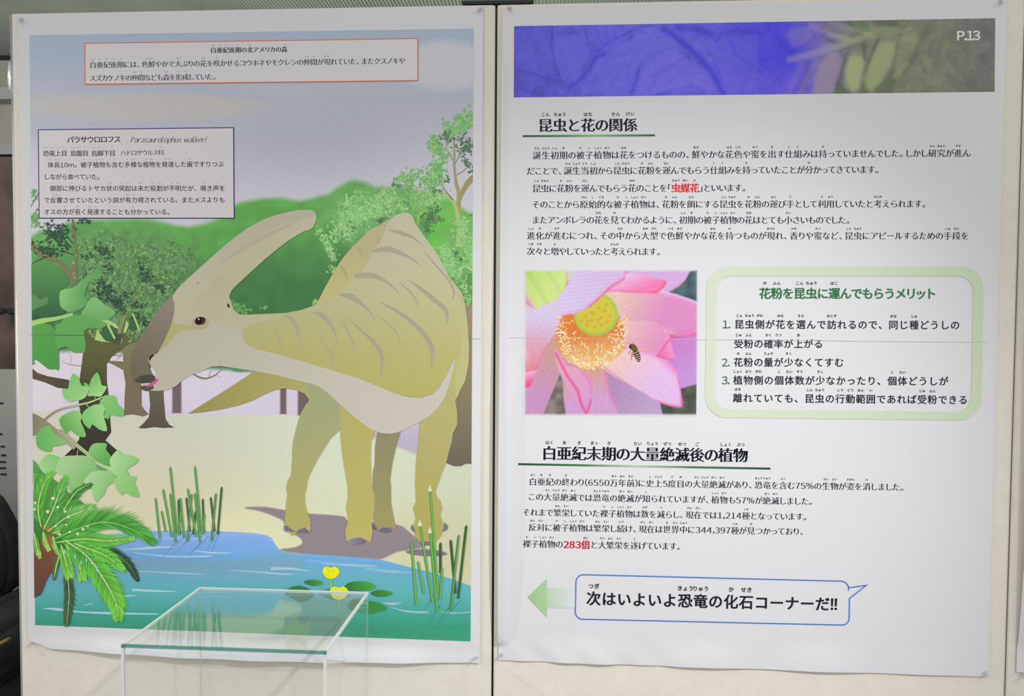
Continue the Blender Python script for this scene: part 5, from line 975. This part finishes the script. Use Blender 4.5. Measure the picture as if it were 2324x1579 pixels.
# --- green rounded merit box
def rrect(q, r, n=7):
    q = np.asarray(q, float); out = []
    for i in range(4):
        p, a_, b_ = q[i], q[i - 1] - q[i], q[(i + 1) % 4] - q[i]; a_ /= np.linalg.norm(a_); b_ /= np.linalg.norm(b_)
        for k in range(n + 1):
            t = math.pi / 2 * k / n; out.append(p + a_ * r * (1 - math.sin(t)) + b_ * r * (1 - math.cos(t)))
    return np.array(out)
a = rart(); O = rrect([(1604, 604.5), (2232, 605), (2226, 954), (1599.5, 947)], 50, 10); I = rrect([(1626, 626), (2209, 627), (2203, 934), (1621, 928)], 36, 10); N_ = len(O)
v = np.concatenate([O, I]); f = [t for i in range(N_) for t in ((i, (i + 1) % N_, (i + 1) % N_ + N_), (i, (i + 1) % N_ + N_, i + N_))]
gc = Lp(v[:, 0], v[:, 1])[:, None] * smix(A_(.95, .99, .88) + np.zeros((len(v), 3)), A_(.91, .98, .83), sstep(1700, 2300, v[:, 0])); a.raw(v, f, ink(gc, v[:, 0], v[:, 1]))
MB = a.build('merit_box', PR, 'rounded pale green frame around a numbered list'); pr_link(MB)
a = rart(); G = (44, 108, 62); g1 = dict(ax=.026, ay=.016, col=G, ruby=9.2, rdy=-23, rax=.02, rcol=(40, 50, 62))
text(a, '{花|か}{粉|ふん}を{昆|こん}{虫|ちゅう}に{運|はこ}んでもらうメリット', 1722.5, 665.2, 2123, 666, 27.2, **g1)
g2 = dict(ax=.012, ay=.006, col=NV, prop=False, ruby=7.6, rdy=-19.6, rax=.02)
a.build('title_text', MB); a = rart()
for t, *q in (('{昆|こん}{虫|ちゅう}{側|がわ}が{花|はな}を{選|えら}んで{訪|おとず}れるので、{同|おな}じ{種|しゅ}どうしの', 1666, 735.4, 2179, 737.4), ('{受|じゅ}{粉|ふん}の{確|かく}{率|りつ}が{上|あ}がる', 1665, 779.6, 1868.5, 779.8), ('{花|か}{粉|ふん}の{量|りょう}が{少|すく}なくてすむ', 1664, 821.4, 1915.5, 822), ('{植|しょく}{物|ぶつ}{側|がわ}の{個|こ}{体|たい}{数|すう}が{少|すく}なかったり、{個|こ}{体|たい}どうしが', 1663, 862, 2153, 864.6), ('{離|はな}れていても、{昆|こん}{虫|ちゅう}の{行|こう}{動|どう}{範|はん}{囲|い}であれば{受|じゅ}{粉|ふん}できる', 1662.5, 902.4, 2197, 907)):
    text(a, t, *q, 22, **g2)
for t, x_, y_ in (('1.', 1640, 735.5), ('2.', 1638, 821.8), ('3.', 1638, 862.4)): text(a, t, x_, y_, x_ + 18.5, y_, 24, .002, .0, (52, 88, 74))
a.build('list_text', MB)

# --- arrow and speech bubble
a = rart(); SH = ('g', 1241, 1355, (196, 216, 190), 1306, 1357, (226, 229, 231))
a.poly([(1196.8, 1354.5), (1241, 1312), (1241, 1400.5)], ('g', 1197, 1354, (160, 204, 142), 1243, 1356, (178, 210, 166))); a.poly([(1241, 1332.5), (1305, 1334.5), (1305, 1379), (1241, 1378.5)], SH)
pr_link(a.build('arrow', PR, 'pale green arrow pointing left'))
a = rart(); B_ = rrect([(1307.5, 1303), (1925.5, 1318.5), (1927.5, 1418), (1305, 1404)], 17, 7)
k1 = len(B_) // 4; out = list(B_[:2 * k1]) + [(1926.6, 1333), (1966, 1327.5), (1927.4, 1357.5)] + list(B_[2 * k1:])
a.stroke(out, 2.6, (84, 124, 196), 0, True); BUB = a.build('speech_bubble', PR, 'thin blue rounded speech bubble outline'); pr_link(BUB)
a = rart(); text(a, '{次|つぎ}はいよいよ{恐|きょう}{竜|りゅう}の{化|か}{石|せき}コーナーだ!!', 1330, 1357, 1901, 1370.4, 33.5, .024, .018, (28, 34, 44), False, 13.2, -28, .02)
a.build('lettering', BUB)
a = rart(); a.stroke([(1135, 765.6), (1190, 766.4)], .8, (186, 188, 190)); a.stroke([(1190, 766.4), (1440, 769), (1580, 770.6)], .8, (214, 190, 200)); a.stroke([(1580, 770.6), (1700, 771), (2000, 774.6), (2240, 776.5)], .9, (176, 180, 182)); pr_link(a.build('fold_crease', PR))

# third poster at the right edge
PT = empty('white_poster', 'blank white strip of another poster at the far right edge of the photo', 'poster', (1.9, 0, 0))
def disp3(x, z):
    b = 1 - sstep(1.762, 1.790, x); bul = np.sin(np.clip((z - .06) / 1.08, 0, 1) * np.pi) ** .6; return b * .022 * bul, 0 * x, 0 * x
o = link('paper_sheet', sheet_mesh('paper_sheet', 1.762, 2.6, .016, 1.151, disp3, 60, 60), M_PAPER, PT); o.location = (-1.9, 0, 0)

# ================================================================== push pins
M_PIN = acrylic('clear_plastic', (.93, .93, .95), haze=.12)
def pin(px, py, label, axis=(-.46, -1, .10)):
    c = onY([(px, py)], -SD)[0]; d = Vector(axis).normalized(); o = empty('push_pin', label, 'pin', tuple(c), 'clear push pins holding the posters')
    bm = bmesh.new(); lathe(bm, [(.0030, .0008), (.0040, .0014), (.0039, .0024), (.0024, .0034), (.0019, .0066), (.0022, .0086), (.0036, .0106), (.0040, .0120), (.0034, .0134)], (0, 0, 0), d, 20)
    me = bpy.data.meshes.new('head'); bm.to_mesh(me); bm.free(); [setattr(p, 'use_smooth', True) for p in me.polygons]; link('head', me, M_PIN, o)
    bm = bmesh.new(); lathe(bm, [(.0006, -.012), (.0006, .010)], (0, 0, 0), d, 8); me = bpy.data.meshes.new('needle'); bm.to_mesh(me); bm.free(); link('needle', me, M_PINE, o); return o
pin(50, 43, 'clear push pin in the top left corner of the dinosaur poster', (.2, -1, -.75))
pin(1092, 20, 'clear push pin in the top right corner of the dinosaur poster', (-.5, -1, -.8))
pin(72, 1459, 'clear push pin in the curled bottom left corner of the dinosaur poster', (.12, -1, -.1))
pin(1082, 1491, 'clear push pin in the bottom right corner of the dinosaur poster')
pin(1155, 18, 'clear push pin in the top left corner of the text poster', (.3, -1, -.5))
pin(1139, 1485, 'clear push pin in the bottom left corner of the text poster')
pin(2271, 2, 'clear push pin in the top right corner of the text poster', (-.5, -1, -.7))
pin(2236, 1526, 'clear push pin in the bottom right corner of the text poster')
pin(2321, 1530, 'clear push pin at the far right edge holding the third poster')

# ================================================================== acrylic cover on a plinth
T = .15; CX0, CX1, CY0, CY1 = .3655, .6600, -.3255, -.0825; BOT = -.35; th = .004
AC = empty('acrylic_display_case', 'clear acrylic display case standing empty in front of the dinosaur poster', 'display case', ((CX0 + CX1) / 2, (CY0 + CY1) / 2, BOT))
M_AC = acrylic('clear_acrylic', (.996, 1, .998)); M_ACT = acrylic('clear_acrylic_top', (.975, .992, .985), haze=.03)
M_EDGE = acrylic('frosted_edge', (.9, .92, .9), haze=.75); M_POND_TINT = acrylic('pond_tinted_edge', (.34, .62, .60), haze=.05)
box_obj('top_panel', (CX0 + th, CY0 + th, T - th), (CX1 - th, CY1 - th, T - .0004), M_ACT, AC)
box_obj('front_panel', (CX0 + th, CY0 + .0002, BOT), (CX1 - th, CY0 + th, T - th), M_AC, AC)
box_obj('back_panel', (CX0 + th, CY1 - th, BOT), (CX1 - th, CY1 - .0002, T - th), M_AC, AC)
box_obj('side_panel', (CX0, CY0 + th, BOT), (CX0 + th, CY1 - th, T - th), M_AC, AC)
box_obj('side_panel', (CX1 - th, CY0 + th, BOT), (CX1, CY1 - th, T - th), M_AC, AC)
box_obj('top_edge', (CX0, CY1 - th, T - th), (CX1, CY1, T), M_EDGE, AC); box_obj('top_edge', (CX0, CY0 + th, T - th), (CX0 + th, CY1 - th, T), M_EDGE, AC); box_obj('top_edge', (CX1 - th, CY0 + th, T - th), (CX1, CY1 - th, T), M_EDGE, AC)
e = box_obj('front_edge', (CX0, CY0, T - th), (CX1, CY0 + th, T), M_POND_TINT, AC); e['label'] = 'front top edge with the teal of the refracted pond painted in'  # refracted pond colour is put into the tint of this edge
M_EDG2 = acrylic('clear_corner', (.86, .89, .87), haze=.22)
for xa in (CX0, CX1 - th):
    box_obj('corner_edge', (xa, CY0, T - .075), (xa + th, CY0 + th, T - th), M_EDGE, AC); box_obj('corner_edge', (xa, CY0, BOT), (xa + th, CY0 + th, T - .075), M_EDG2, AC)
    box_obj('corner_edge', (xa + th * .3, CY1 - th, BOT), (xa + th * .7, CY1, T - th), M_EDG2, AC)
M_PL = mat('white_laminate', (.7, .7, .68), .5)
pl = empty('display_plinth', 'white display plinth under the acrylic case, below the frame', 'plinth', (.51, -.2, FLOOR))
box_obj('body', (CX0 - .04, CY0 - .04, FLOOR + .05), (CX1 + .04, CY1 + .04, BOT - .015), M_PL, pl, .003); box_obj('top', (CX0 - .05, CY0 - .05, BOT - .015), (CX1 + .05, CY1 + .05, BOT), M_PL, pl, .002); box_obj('base', (CX0 - .02, CY0 - .02, FLOOR), (CX1 + .02, CY1 + .02, FLOOR + .05), M_DARK, pl)
bpy.data.objects.remove(_go); bpy.data.curves.remove(_cu)
